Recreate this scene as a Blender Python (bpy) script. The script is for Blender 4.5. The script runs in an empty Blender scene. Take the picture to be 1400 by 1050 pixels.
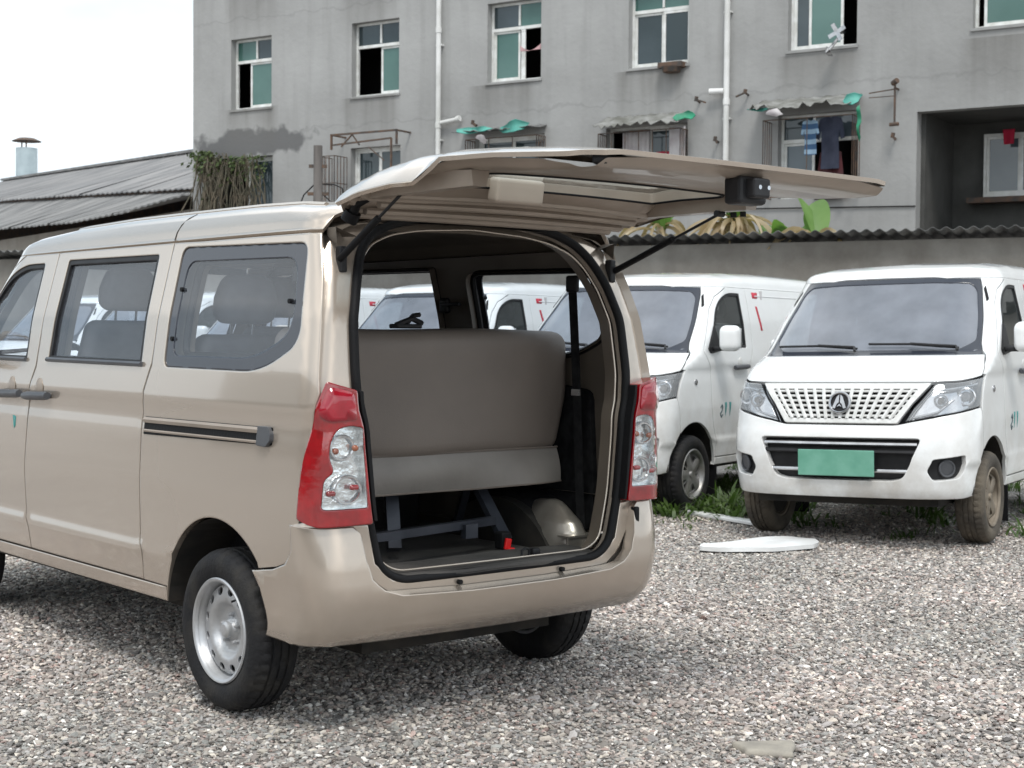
import bpy, bmesh, math, random
import numpy as np
from mathutils import Vector, Matrix
from mathutils.geometry import delaunay_2d_cdt
random.seed(7); RNG = np.random.default_rng(7)
scn = bpy.context.scene
COL = scn.collection
rad = math.radians

# ------------------------------------------------------------------ camera
cd = bpy.data.cameras.new('camera'); cam = bpy.data.objects.new('camera', cd); COL.objects.link(cam)
CAMP = np.array([-3.5619, -4.2395, 1.3884])
YAW, PITCH, ROLL = 0.69856, -0.03209, 0.00724
_f = np.array([math.sin(YAW)*math.cos(PITCH), math.cos(YAW)*math.cos(PITCH), math.sin(PITCH)])
_r = np.array([math.cos(YAW), -math.sin(YAW), 0.0]); _u = np.cross(_r, _f)
_c, _s = math.cos(ROLL), math.sin(ROLL)
_r2 = _c*_r + _s*_u; _u2 = -_s*_r + _c*_u
cam.matrix_world = Matrix(((_r2[0], _u2[0], -_f[0], CAMP[0]), (_r2[1], _u2[1], -_f[1], CAMP[1]), (_r2[2], _u2[2], -_f[2], CAMP[2]), (0, 0, 0, 1)))
cd.sensor_fit = 'HORIZONTAL'; cd.sensor_width = 36.0; cd.lens = 36.0*2082.7/1400.0
cd.clip_start = 0.05; cd.clip_end = 2000
cd.dof.use_dof = True; cd.dof.focus_distance = 5.6; cd.dof.aperture_fstop = 9.0
scn.camera = cam

# ------------------------------------------------------------------ light
SUN_EL, SUN_AZ = rad(58), rad(215)
world = bpy.data.worlds.new('World'); scn.world = world; world.use_nodes = True
nt = world.node_tree; nt.nodes.clear()
wo = nt.nodes.new('ShaderNodeOutputWorld'); bg = nt.nodes.new('ShaderNodeBackground')
sky = nt.nodes.new('ShaderNodeTexSky'); sky.sky_type = 'NISHITA'; sky.sun_disc = False
sky.sun_elevation = SUN_EL; sky.sun_rotation = SUN_AZ; sky.air_density = 1.0; sky.dust_density = 2.0
tc = nt.nodes.new('ShaderNodeTexCoord'); mp = nt.nodes.new('ShaderNodeMapping'); mp.inputs['Scale'].default_value = (1, 1, 2.6); mp.inputs['Location'].default_value = (1.35, .2, .55)
nz = nt.nodes.new('ShaderNodeTexNoise'); nz.inputs['Scale'].default_value = 1.3; nz.inputs['Detail'].default_value = 6
rp = nt.nodes.new('ShaderNodeValToRGB'); rp.color_ramp.elements[0].position = .36; rp.color_ramp.elements[1].position = .66
rp.color_ramp.elements[0].color = (3.7, 4.6, 5.4, 1); rp.color_ramp.elements[1].color = (12.2, 12.4, 12.3, 1)
mx = nt.nodes.new('ShaderNodeMix'); mx.data_type = 'RGBA'; mx.inputs[0].default_value = 0.93
nt.links.new(tc.outputs['Generated'], mp.inputs[0]); nt.links.new(mp.outputs[0], nz.inputs['Vector'])
nt.links.new(nz.outputs['Fac'], rp.inputs[0]); nt.links.new(sky.outputs[0], mx.inputs[6]); nt.links.new(rp.outputs[0], mx.inputs[7])
nt.links.new(mx.outputs[2], bg.inputs[0]); bg.inputs[1].default_value = 0.10; nt.links.new(bg.outputs[0], wo.inputs[0])
sd = bpy.data.lights.new('sun', 'SUN'); sd.energy = 1.35; sd.angle = rad(16); sd.color = (1.0, .97, .92)
sun = bpy.data.objects.new('sun', sd); COL.objects.link(sun)
sdir = Vector((math.sin(SUN_AZ)*math.cos(SUN_EL), math.cos(SUN_AZ)*math.cos(SUN_EL), math.sin(SUN_EL)))
sun.rotation_euler = sdir.to_track_quat('Z', 'Y').to_euler()
scn.view_settings.view_transform = 'Standard'; scn.view_settings.look = 'None'
scn.view_settings.exposure = 0.76; scn.view_settings.gamma = 1.0; scn.view_settings.use_curve_mapping = False
try:
    scn.cycles.max_bounces = 8; scn.cycles.transparent_max_bounces = 24; scn.cycles.use_denoising = True
    scn.cycles.sample_clamp_indirect = 6.0
except Exception: pass

# ------------------------------------------------------------------ materials
def mat(name, col, rough=.6, metal=0.0, coat=0.0, noise=0.0, nscale=8.0, bump=0.0, bscale=60.0, col2=None, spec=.5, lo=.35, hi=.65, detail=5, coords='Object', stretch=None, roughvar=0.0, coat_rough=.03, flakes=False):
    m = bpy.data.materials.new(name); m.use_nodes = True; t = m.node_tree; b = t.nodes['Principled BSDF']
    b.inputs['Base Color'].default_value = (*col, 1); b.inputs['Roughness'].default_value = rough; b.inputs['Metallic'].default_value = metal
    b.inputs['Coat Weight'].default_value = coat; b.inputs['Coat Roughness'].default_value = coat_rough; b.inputs['Specular IOR Level'].default_value = spec
    c = t.nodes.new('ShaderNodeTexCoord'); src = c.outputs[coords]
    if stretch:
        mpn = t.nodes.new('ShaderNodeMapping'); mpn.inputs['Scale'].default_value = stretch; t.links.new(src, mpn.inputs[0]); src = mpn.outputs[0]
    if col2 is not None or roughvar:
        n = t.nodes.new('ShaderNodeTexNoise'); n.inputs['Scale'].default_value = nscale; n.inputs['Detail'].default_value = detail; t.links.new(src, n.inputs['Vector'])
        r = t.nodes.new('ShaderNodeMapRange'); r.inputs['From Min'].default_value = lo; r.inputs['From Max'].default_value = hi; t.links.new(n.outputs['Fac'], r.inputs['Value'])
        if col2 is not None:
            x = t.nodes.new('ShaderNodeMix'); x.data_type = 'RGBA'; x.inputs[6].default_value = (*col, 1); x.inputs[7].default_value = (*col2, 1)
            t.links.new(r.outputs[0], x.inputs[0]); t.links.new(x.outputs[2], b.inputs['Base Color'])
        if roughvar:
            r2 = t.nodes.new('ShaderNodeMapRange'); r2.inputs['To Min'].default_value = rough; r2.inputs['To Max'].default_value = rough+roughvar
            t.links.new(n.outputs['Fac'], r2.inputs['Value']); t.links.new(r2.outputs[0], b.inputs['Roughness'])
    if bump:
        n2 = t.nodes.new('ShaderNodeTexNoise'); n2.inputs['Scale'].default_value = bscale; n2.inputs['Detail'].default_value = 4; t.links.new(src, n2.inputs['Vector'])
        bn = t.nodes.new('ShaderNodeBump'); bn.inputs['Strength'].default_value = bump; bn.inputs['Distance'].default_value = .01
        t.links.new(n2.outputs['Fac'], bn.inputs['Height']); t.links.new(bn.outputs[0], b.inputs['Normal'])
    return m

def glass(name, tint, rough=.02, haze=0.0, hazecol=(.55, .6, .65), refl=1.0, ior=1.5):
    m = bpy.data.materials.new(name); m.use_nodes = True; t = m.node_tree; t.nodes.clear()
    o = t.nodes.new('ShaderNodeOutputMaterial'); tr = t.nodes.new('ShaderNodeBsdfTransparent'); tr.inputs[0].default_value = (*tint, 1)
    gl = t.nodes.new('ShaderNodeBsdfGlossy'); gl.inputs['Roughness'].default_value = rough; gl.inputs[0].default_value = (refl, refl, refl, 1)
    df = t.nodes.new('ShaderNodeBsdfDiffuse'); df.inputs[0].default_value = (*hazecol, 1)
    fr = t.nodes.new('ShaderNodeFresnel'); geo = t.nodes.new('ShaderNodeNewGeometry'); im = t.nodes.new('ShaderNodeMapRange')
    im.inputs['To Min'].default_value = ior; im.inputs['To Max'].default_value = 1/ior; t.links.new(geo.outputs['Backfacing'], im.inputs['Value']); t.links.new(im.outputs[0], fr.inputs[0])
    m1 = t.nodes.new('ShaderNodeMixShader'); m2 = t.nodes.new('ShaderNodeMixShader')
    tcn = t.nodes.new('ShaderNodeTexCoord'); n = t.nodes.new('ShaderNodeTexNoise'); n.inputs['Scale'].default_value = 2.5; n.inputs['Detail'].default_value = 6
    r = t.nodes.new('ShaderNodeMapRange'); r.inputs['From Min'].default_value = .3; r.inputs['From Max'].default_value = .7
    r.inputs['To Min'].default_value = haze*.7; r.inputs['To Max'].default_value = haze*1.3
    t.links.new(tcn.outputs['Object'], n.inputs['Vector']); t.links.new(n.outputs['Fac'], r.inputs['Value'])
    t.links.new(r.outputs[0], m1.inputs[0]); t.links.new(tr.outputs[0], m1.inputs[1]); t.links.new(df.outputs[0], m1.inputs[2])
    t.links.new(fr.outputs[0], m2.inputs[0]); t.links.new(m1.outputs[0], m2.inputs[1]); t.links.new(gl.outputs[0], m2.inputs[2])
    t.links.new(m2.outputs[0], o.inputs[0]); return m

def car_paint(name, col, metal, rough, dirtcol, dirt, dirt_h=.55):
    """clear-coated paint with road dust thickening towards the sills (object height) and in smudges"""
    m = bpy.data.materials.new(name); m.use_nodes = True; t = m.node_tree; b = t.nodes['Principled BSDF']
    b.inputs['Metallic'].default_value = metal; b.inputs['Roughness'].default_value = rough
    b.inputs['Coat Weight'].default_value = 1.0; b.inputs['Coat Roughness'].default_value = .06; b.inputs['Coat IOR'].default_value = 1.5
    c = t.nodes.new('ShaderNodeTexCoord'); sx = t.nodes.new('ShaderNodeSeparateXYZ'); t.links.new(c.outputs['Object'], sx.inputs[0])
    n = t.nodes.new('ShaderNodeTexNoise'); n.inputs['Scale'].default_value = 3.0; n.inputs['Detail'].default_value = 9; n.inputs['Roughness'].default_value = .65
    t.links.new(c.outputs['Object'], n.inputs['Vector'])
    hr = t.nodes.new('ShaderNodeMapRange'); hr.inputs['From Min'].default_value = .25; hr.inputs['From Max'].default_value = .25+dirt_h
    hr.inputs['To Min'].default_value = 1.0; hr.inputs['To Max'].default_value = .12; t.links.new(sx.outputs['Z'], hr.inputs['Value'])
    nr = t.nodes.new('ShaderNodeMapRange'); nr.inputs['From Min'].default_value = .36; nr.inputs['From Max'].default_value = .72; t.links.new(n.outputs['Fac'], nr.inputs['Value'])
    mu = t.nodes.new('ShaderNodeMath'); mu.operation = 'MULTIPLY'; t.links.new(hr.outputs[0], mu.inputs[0]); t.links.new(nr.outputs[0], mu.inputs[1])
    m3 = t.nodes.new('ShaderNodeMath'); m3.operation = 'MULTIPLY'; m3.inputs[1].default_value = dirt; t.links.new(mu.outputs[0], m3.inputs[0])
    x = t.nodes.new('ShaderNodeMix'); x.data_type = 'RGBA'; x.inputs[6].default_value = (*col, 1); x.inputs[7].default_value = (*dirtcol, 1)
    t.links.new(m3.outputs[0], x.inputs[0]); t.links.new(x.outputs[2], b.inputs['Base Color'])
    cr = t.nodes.new('ShaderNodeMapRange'); cr.inputs['To Min'].default_value = .04; cr.inputs['To Max'].default_value = .5
    t.links.new(m3.outputs[0], cr.inputs['Value']); t.links.new(cr.outputs[0], b.inputs['Coat Roughness'])
    n2 = t.nodes.new('ShaderNodeTexNoise'); n2.inputs['Scale'].default_value = 2.2; n2.inputs['Detail'].default_value = 2; t.links.new(c.outputs['Object'], n2.inputs['Vector'])
    bn = t.nodes.new('ShaderNodeBump'); bn.inputs['Strength'].default_value = .12; bn.inputs['Distance'].default_value = .01
    t.links.new(n2.outputs['Fac'], bn.inputs['Height']); t.links.new(bn.outputs[0], b.inputs['Coat Normal'])
    return m

M = {}
M['gold'] = car_paint('champagne_paint', (.512, .440, .371), .62, .25, (.33, .27, .21), .38)
M['white'] = car_paint('white_paint', (.78, .79, .79), 0, .4, (.36, .31, .25), .9, .8)
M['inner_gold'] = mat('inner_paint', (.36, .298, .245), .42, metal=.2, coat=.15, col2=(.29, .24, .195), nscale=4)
M['black'] = mat('black_plastic', (.011, .011, .012), .5, spec=.3, col2=(.02, .02, .022), nscale=12, bump=.1, bscale=300)
M['rubber'] = mat('weather_rubber', (.006, .006, .007), .6, spec=.22, bump=.15, bscale=90)
M['darkgrey'] = mat('grey_plastic', (.055, .058, .066), .4, col2=(.075, .078, .085), nscale=6)
M['frit'] = mat('ceramic_border', (.030, .034, .046), .08, spec=.6, roughvar=.1, nscale=5)
M['tyre'] = mat('tyre_rubber', (.013, .013, .0145), .75, spec=.3, col2=(.035, .032, .028), nscale=9, bump=.35, bscale=70, lo=.45, hi=.8)
M['tyre_dirty'] = mat('muddy_tyre_rubber', (.055, .047, .038), .85, col2=(.12, .10, .075), nscale=6, bump=.4, bscale=70)
M['rim'] = mat('silver_steel', (.52, .53, .55), .34, metal=.55, col2=(.42, .42, .42), nscale=7, roughvar=.12, bump=.05, bscale=120)
M['rim_dirty'] = mat('muddy_alloy', (.26, .22, .17), .6, metal=.3, col2=(.15, .12, .09), nscale=9)
M['rim_grey'] = mat('dull_alloy', (.35, .35, .35), .42, metal=.6, col2=(.25, .24, .22), nscale=9)
M['hole'] = mat('dark_hole', (.006, .006, .006), .9, col2=(.01, .01, .01))
M['under'] = mat('underbody', (.012, .011, .010), .9, col2=(.03, .025, .02), nscale=10)
M['vinyl'] = mat('taupe_seat_vinyl', (.185, .155, .133), .5, col2=(.158, .132, .114), nscale=3, bump=.12, bscale=220)
M['vinyl_light'] = mat('seat_flap_vinyl', (.235, .215, .195), .5, col2=(.19, .17, .155), nscale=4, bump=.25, bscale=14)
M['seat_cloth'] = mat('grey_seat_cloth', (.15, .15, .158), .9, col2=(.12, .12, .128), nscale=15, bump=.2, bscale=300)
M['liner'] = mat('headliner_cloth', (.115, .095, .075), .95, col2=(.10, .083, .066), nscale=4, bump=.1, bscale=250)
M['trim'] = mat('brown_trim', (.12, .10, .082), .5, col2=(.085, .07, .055), nscale=3, bump=.05, bscale=200)
M['pale_beige'] = mat('pale_beige_plastic', (.46, .385, .32), .45, coat=.1, col2=(.42, .35, .29), nscale=6)
M['tub'] = mat('bare_tub_metal', (.50, .46, .41), .28, metal=.7, col2=(.34, .30, .26), nscale=7, bump=.1, bscale=12)
M['carpet'] = mat('grey_floor_mat', (.045, .042, .040), .85, col2=(.085, .078, .072), nscale=5, bump=.35, bscale=160)
M['header_trim'] = mat('opening_trim', (.17, .14, .112), .5, col2=(.135, .11, .088), nscale=3)
M['blackcloth_shade'] = mat('black_felt_and_shade', (.008, .008, .009), .95, spec=.1, col2=(.02, .02, .021), nscale=20)
M['steel_blue'] = mat('seat_frame_steel', (.055, .06, .075), .35, metal=.4, col2=(.03, .034, .045), nscale=8)
M['red_plastic'] = mat('red_latch', (.70, .012, .015), .4, col2=(.6, .01, .01))
M['lamp_red'] = mat('red_lens', (.33, .0015, .006), .05, coat=1.0, col2=(.21, .001, .004), nscale=16, bump=.12, bscale=20, spec=.8)
M['lamp_red_light'] = mat('bright_red_lens', (.36, .006, .022), .08, coat=1.0, col2=(.27, .004, .014), nscale=14, bump=.1, bscale=20)
M['chrome'] = mat('lamp_reflector', (.86, .88, .89), .12, metal=.8, bump=.45, bscale=38, col2=(.66, .68, .69), nscale=26)
M['bulb'] = mat('amber_bulb', (.38, .10, .03), .15, coat=1, col2=(.2, .05, .03))
M['lens'] = glass('clear_lens', (.96, .97, .97), .01)
M['side_glass'] = glass('tinted_side_glass', (.86, .90, .94), .01, .07, (.50, .55, .64))
M['gate_glass'] = glass('tailgate_glass', (.70, .76, .76), .01, .04)
M['shield'] = glass('windscreen_glass', (.45, .49, .54), .02, .36, (.46, .49, .56), 1.0, 1.6)  # bluish diffuse film paints sky reflection, with some dust, into the glass
M['cab_glass'] = glass('cab_side_glass', (.40, .45, .45), .02, .10, (.3, .34, .34))
M['head_lens'] = glass('headlamp_lens', (.92, .93, .94), .02, .24, (.66, .68, .70))
M['plate'] = mat('green_plate', (.11, .31, .225), .5, col2=(.16, .38, .29), nscale=9)
M['chrome_trim'] = mat('chrome_trim', (.50, .50, .51), .2, metal=1.0, col2=(.35, .35, .36), nscale=9)
M['chrome_pure'] = mat('bright_reflector', (.75, .76, .78), .16, metal=.9, col2=(.6, .6, .62), nscale=20)
M['grille_white'] = mat('grille_white_plastic', (.74, .74, .73), .35, coat=.5, col2=(.60, .60, .58), nscale=22)
M['red_tape'] = mat('red_reflective_tape', (.55, .03, .06), .35, col2=(.42, .02, .04), nscale=30)
M['teal'] = mat('teal_print', (.05, .32, .30), .5, col2=(.04, .25, .24))
M['ink'] = mat('dark_print', (.06, .10, .11), .5, col2=(.05, .08, .09))

# ------------------------------------------------------------------ mesh tools
def tag(o, label=None, cat=None, group=None, kind=None):
    if label: o['label'] = label
    if cat: o['category'] = cat
    if group: o['group'] = group
    if kind: o['kind'] = kind
    return o
def empty(name, loc=(0, 0, 0), rz=0.0, **k):
    o = bpy.data.objects.new(name, None); o.empty_display_size = .2; o.location = loc; o.rotation_euler = (0, 0, rz); COL.objects.link(o); return tag(o, **k)
def link(name, me, m, parent=None):
    o = bpy.data.objects.new(name, me); COL.objects.link(o)
    if m is not None:
        for mm in (m if isinstance(m, (list, tuple)) else [m]): me.materials.append(mm)
    if parent is not None: o.parent = parent
    return o
def mesh_from(name, V, F, m, parent=None, smooth=False, normals=None, midx=None):
    me = bpy.data.meshes.new(name); me.from_pydata([tuple(map(float, v)) for v in V], [], [tuple(map(int, f)) for f in F]); me.update()
    if smooth or normals is not None: me.polygons.foreach_set('use_smooth', [True]*len(me.polygons))
    if midx is not None: me.polygons.foreach_set('material_index', midx)
    if normals is not None: me.normals_split_custom_set_from_vertices([tuple(map(float, n)) for n in normals])
    return link(name, me, m, parent)
class MB:
    """collects simple shapes into one mesh"""
    def __init__(s): s.V = []; s.F = []; s.mi = []; s.cur = 0
    def add(s, V, F):
        n = len(s.V); s.V += [tuple(v) for v in V]; s.F += [tuple(i+n for i in f) for f in F]; s.mi += [s.cur]*len(F); return s
    def box(s, c, d, rot=None, taper=None, bev=0.0):
        hx, hy, hz = d[0]/2, d[1]/2, d[2]/2
        if bev > 0:
            bm = bmesh.new(); bmesh.ops.create_cube(bm, size=1); bmesh.ops.scale(bm, vec=d, verts=bm.verts)
            bmesh.ops.bevel(bm, geom=bm.edges[:], offset=bev, segments=2, affect='EDGES', profile=.5)
            V = [v.co.copy() for v in bm.verts]; F = [[v.index for v in f.verts] for f in bm.faces]; bm.free()
        else:
            V = [Vector((x, y, z)) for x in (-hx, hx) for y in (-hy, hy) for z in (-hz, hz)]
            F = [(0, 1, 3, 2), (4, 6, 7, 5), (0, 4, 5, 1), (2, 3, 7, 6), (0, 2, 6, 4), (1, 5, 7, 3)]
        if rot is not None: V = [rot @ v for v in V]
        return s.add([(v[0]+c[0], v[1]+c[1], v[2]+c[2]) for v in V], F)
    def bar(s, a, b, w, h=None, up=(0, 0, 1)):
        a = Vector(a); b = Vector(b); d = (b-a); L = d.length; d.normalize(); h = h or w
        u = Vector(up); x = d.cross(u)
        if x.length < 1e-4: x = d.cross(Vector((1, 0, 0)))
        x.normalize(); z = x.cross(d)
        V = []
        for p in (a, b):
            for sx, sz in ((-1, -1), (1, -1), (1, 1), (-1, 1)): V.append(p+x*(sx*w/2)+z*(sz*h/2))
        return s.add(V, [(0, 1, 2, 3), (7, 6, 5, 4), (0, 4, 5, 1), (1, 5, 6, 2), (2, 6, 7, 3), (3, 7, 4, 0)])
    def cyl(s, a, b, r, n=12, r2=None, cap=True):
        a = Vector(a); b = Vector(b); d = (b-a).normalized(); x = d.orthogonal().normalized(); y = d.cross(x); r2 = r if r2 is None else r2
        V = []
        for p, rr in ((a, r), (b, r2)):
            for i in range(n):
                t = 2*math.pi*i/n; V.append(p+x*(math.cos(t)*rr)+y*(math.sin(t)*rr))
        F = [(i, (i+1) % n, n+(i+1) % n, n+i) for i in range(n)]
        if cap: F += [tuple(range(n-1, -1, -1)), tuple(range(n, 2*n))]
        return s.add(V, F)
    def tube(s, P, r, n=8, closed=False, flat=1.0):
        P = [Vector(p) for p in P]; k = len(P); V = []; prev = None
        for i, p in enumerate(P):
            a = P[i-1] if (i > 0 or closed) else p; b = P[(i+1) % k] if (i < k-1 or closed) else p
            d = (b-a).normalized()
            if prev is None: x = d.orthogonal().normalized()
            else:
                x = prev - d*prev.dot(d); x = x.normalized() if x.length > 1e-6 else d.orthogonal().normalized()
            prev = x; y = d.cross(x); rr = r[i] if isinstance(r, (list, tuple)) else r
            for j in range(n):
                t = 2*math.pi*j/n; V.append(p+x*(math.cos(t)*rr)+y*(math.sin(t)*rr*flat))
        F = []
        for i in range(k if closed else k-1):
            i2 = (i+1) % k
            for j in range(n): F.append((i*n+j, i*n+(j+1) % n, i2*n+(j+1) % n, i2*n+j))
        if not closed: F += [tuple(range(n-1, -1, -1)), tuple((k-1)*n+j for j in range(n))]
        return s.add(V, F)
    def prism(s, poly, y0, y1, fn):
        """poly: 2D points; fn(u, v, w) -> xyz"""
        n = len(poly); V = [fn(u, v, y0) for u, v in poly]+[fn(u, v, y1) for u, v in poly]
        F = [tuple(range(n)), tuple(range(2*n-1, n-1, -1))]+[(i, n+i, n+(i+1) % n, (i+1) % n) for i in range(n)]
        return s.add(V, F)
    def build(s, name, m, parent=None, smooth=False, sharp=None):
        o = mesh_from(name, s.V, s.F, m, parent, smooth, midx=s.mi if isinstance(m, (list, tuple)) else None)
        if smooth: o.data.set_sharp_from_angle(angle=rad(sharp or 40))
        return o
def fix_normals(o):
    bm = bmesh.new(); bm.from_mesh(o.data); bmesh.ops.recalc_face_normals(bm, faces=bm.faces); bm.to_mesh(o.data); bm.free(); return o

def roundpoly(P, r, n=5):
    """round the corners of a closed polygon; r: one radius or a list"""
    P = [np.array(p, float) for p in P]; k = len(P); out = []
    for i, p in enumerate(P):
        rr = r[i] if isinstance(r, (list, tuple)) else r
        a = P[i-1]-p; b = P[(i+1) % k]-p; la, lb = np.linalg.norm(a), np.linalg.norm(b); a = a/la; b = b/lb
        if rr <= 0: out.append(p); continue
        d = min(rr, la*.48, lb*.48); A = p+a*d; B = p+b*d
        for j in range(n+1):
            t = j/n; out.append((1-t)**2*A+2*t*(1-t)*p+t*t*B)
    return np.array(out)
def densify(P, sp, closed=True):
    P = np.array(P, float); out = []
    k = len(P)
    for i in range(k if closed else k-1):
        a, b = P[i], P[(i+1) % k]; n = max(1, int(math.ceil(np.linalg.norm(b-a)/sp)))
        for j in range(n): out.append(a+(b-a)*j/n)
    if not closed: out.append(P[-1])
    return np.array(out)
def area2(P): x, y = P[:, 0], P[:, 1]; return .5*np.sum(x*np.roll(y, -1)-np.roll(x, -1)*y)
def offset_poly(P, d):
    """inwards by d (outwards when negative)"""
    P = np.array(P, float)
    if area2(P) < 0: d = -d
    a = np.roll(P, 1, 0); b = np.roll(P, -1, 0); e1 = P-a; e2 = b-P
    e1 /= np.linalg.norm(e1, axis=1)[:, None]+1e-12; e2 /= np.linalg.norm(e2, axis=1)[:, None]+1e-12
    n1 = np.stack([-e1[:, 1], e1[:, 0]], 1); n2 = np.stack([-e2[:, 1], e2[:, 0]], 1); n = n1+n2; n /= np.linalg.norm(n, axis=1)[:, None]+1e-12
    c = np.clip(np.sum(n*n1, 1), .5, 1)[:, None]; return P+n*d/c
def inside(P, Q):
    x, y = Q[:, 0], Q[:, 1]; r = np.zeros(len(Q), bool); n = len(P); j = n-1
    for i in range(n):
        xi, yi = P[i]; xj, yj = P[j]
        if yi != yj: r ^= ((yi > y) != (yj > y)) & (x < (xj-xi)*(y-yi)/(yj-yi)+xi)
        j = i
    return r
def cdt_patch(outline, holes, sp, insets=(), minfrac=.45):
    loops = [densify(outline, sp)]+[densify(h, sp) for h in holes]
    if area2(loops[0]) < 0: loops[0] = loops[0][::-1]
    pts = []; edges = []
    for L in loops:
        n0 = len(pts); pts += list(L); k = len(L); edges += [(n0+i, n0+(i+1) % k) for i in range(k)]
    B = np.array(pts); extra = []
    def ok(Q, md):
        if len(Q) == 0: return Q
        m = inside(loops[0], Q)
        for h in loops[1:]: m &= ~inside(h, Q)
        Q = Q[m]
        if len(Q) == 0: return Q
        keep = np.ones(len(Q), bool)
        for i in range(0, len(Q), 4000):
            d = np.min(np.linalg.norm(Q[i:i+4000, None]-BB[None], axis=2), axis=1); keep[i:i+4000] = d > md
        return Q[keep]
    BB = np.vstack([densify(L, sp*.35) for L in loops])
    for ins in insets:
        for li, L in enumerate(loops):
            q = offset_poly(L, ins if li == 0 else -ins); prev = first = None; base = len(pts)+sum(len(e) for e in extra); got = []
            kept = {tuple(np.round(p, 9)) for p in ok(q, ins*.85)}
            for p in q:
                if tuple(np.round(p, 9)) not in kept: prev = None; continue
                if prev is not None: edges.append((prev, base+len(got)))
                prev = base+len(got); first = prev if len(got) == 0 else first; got.append(p)
            if got and prev is not None and len(got) == len(q): edges.append((prev, first))
            extra.append(np.array(got) if got else np.zeros((0, 2)))
    lo = loops[0].min(0); hi = loops[0].max(0); gx = np.arange(lo[0]+sp*.5, hi[0], sp); gy = np.arange(lo[1]+sp*.5, hi[1], sp*.9)
    G = []
    for j, y in enumerate(gy): G += [(x+(sp*.5 if j % 2 else 0), y) for x in gx]
    if G: extra.append(ok(np.array(G), max(sp*minfrac, (max(insets)*1.3 if insets else 0))))
    allp = pts+[q for e in extra for q in e]
    r = delaunay_2d_cdt([Vector((float(p[0]), float(p[1]))) for p in allp], edges, [], 0, 1e-6)
    V = np.array([(v.x, v.y) for v in r[0]]); T = np.array([f for f in r[2]])
    C = V[T].mean(1); m = inside(loops[0], C)
    for h in loops[1:]: m &= ~inside(h, C)
    T = T[m]; a = V[T[:, 1]]-V[T[:, 0]]; b = V[T[:, 2]]-V[T[:, 0]]; cr = a[:, 0]*b[:, 1]-a[:, 1]*b[:, 0]
    T = T[np.abs(cr) > 1e-10]; cr = cr[np.abs(cr) > 1e-10]; T[cr < 0] = T[cr < 0][:, ::-1]
    return V, T
def surf_normal(fmap, V, e=2e-4):
    u, v = V[:, 0], V[:, 1]
    du = fmap(u+e, v)-fmap(u-e, v); dv = fmap(u, v+e)-fmap(u, v-e); n = np.cross(du, dv); return n/(np.linalg.norm(n, axis=1)[:, None]+1e-15)
def offmap(fmap, d, flip=False):
    def g(u, v):
        sc = np.ndim(u) == 0 and np.ndim(v) == 0; u, v = np.broadcast_arrays(np.atleast_1d(np.asarray(u, float)), np.atleast_1d(np.asarray(v, float)))
        V = np.stack([u, v], 1); n = surf_normal(fmap, V); r = fmap(u, v)+n*(d*(-1 if flip else 1)); return r[0] if sc else r
    return g
def panel(name, outline, holes, fmap, m, parent, sp=.05, depth=.02, flip=False, insets=(.006,), lip=.35, back=False):
    """sheet cut to a 2D outline (with holes) laid on the surface fmap(u, v); edges folded back by depth"""
    V2, T = cdt_patch(np.array(outline, float), [np.array(h, float) for h in holes], sp, insets)
    P = fmap(V2[:, 0], V2[:, 1]); N = surf_normal(fmap, V2)
    if flip: N = -N; T = T[:, ::-1]
    V = list(P); NN = list(N); F = [tuple(t) for t in T]
    if depth:
        ec = {}
        for t in T:
            for i in range(3):
                e = (int(t[i]), int(t[(i+1) % 3])); ec[e] = 1
        be = [e for e in ec if (e[1], e[0]) not in ec]
        tilt = {}; eo = {}; sgn = 1 if depth > 0 else -1
        for a, b in be:
            d = P[b]-P[a]; d /= np.linalg.norm(d)+1e-12; o = np.cross(d, N[a]); eo[(a, b)] = o
            for i in (a, b): tilt[i] = tilt.get(i, 0)+o
        for a, b in be:
            o = eo[(a, b)]; on = []
            for i in (a, b):
                t_ = tilt[i]/(np.linalg.norm(tilt[i])+1e-12); on.append((t_ if t_ @ o > .93 else o)*sgn)
            q = len(V); V += [P[a], P[b], P[b]-N[b]*depth, P[a]-N[a]*depth]; NN += [on[0], on[1], on[1], on[0]]; F.append((q+1, q, q+3, q+2))
        for i, o in tilt.items():
            n = N[i]+lip*o; NN[i] = n/np.linalg.norm(n)
        if back:
            q = len(V); V += list(P-N*depth); NN += list(-N); F += [tuple(int(x)+q for x in t[::-1]) for t in T]
    return mesh_from(name, V, F, m, parent, normals=NN)
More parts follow.
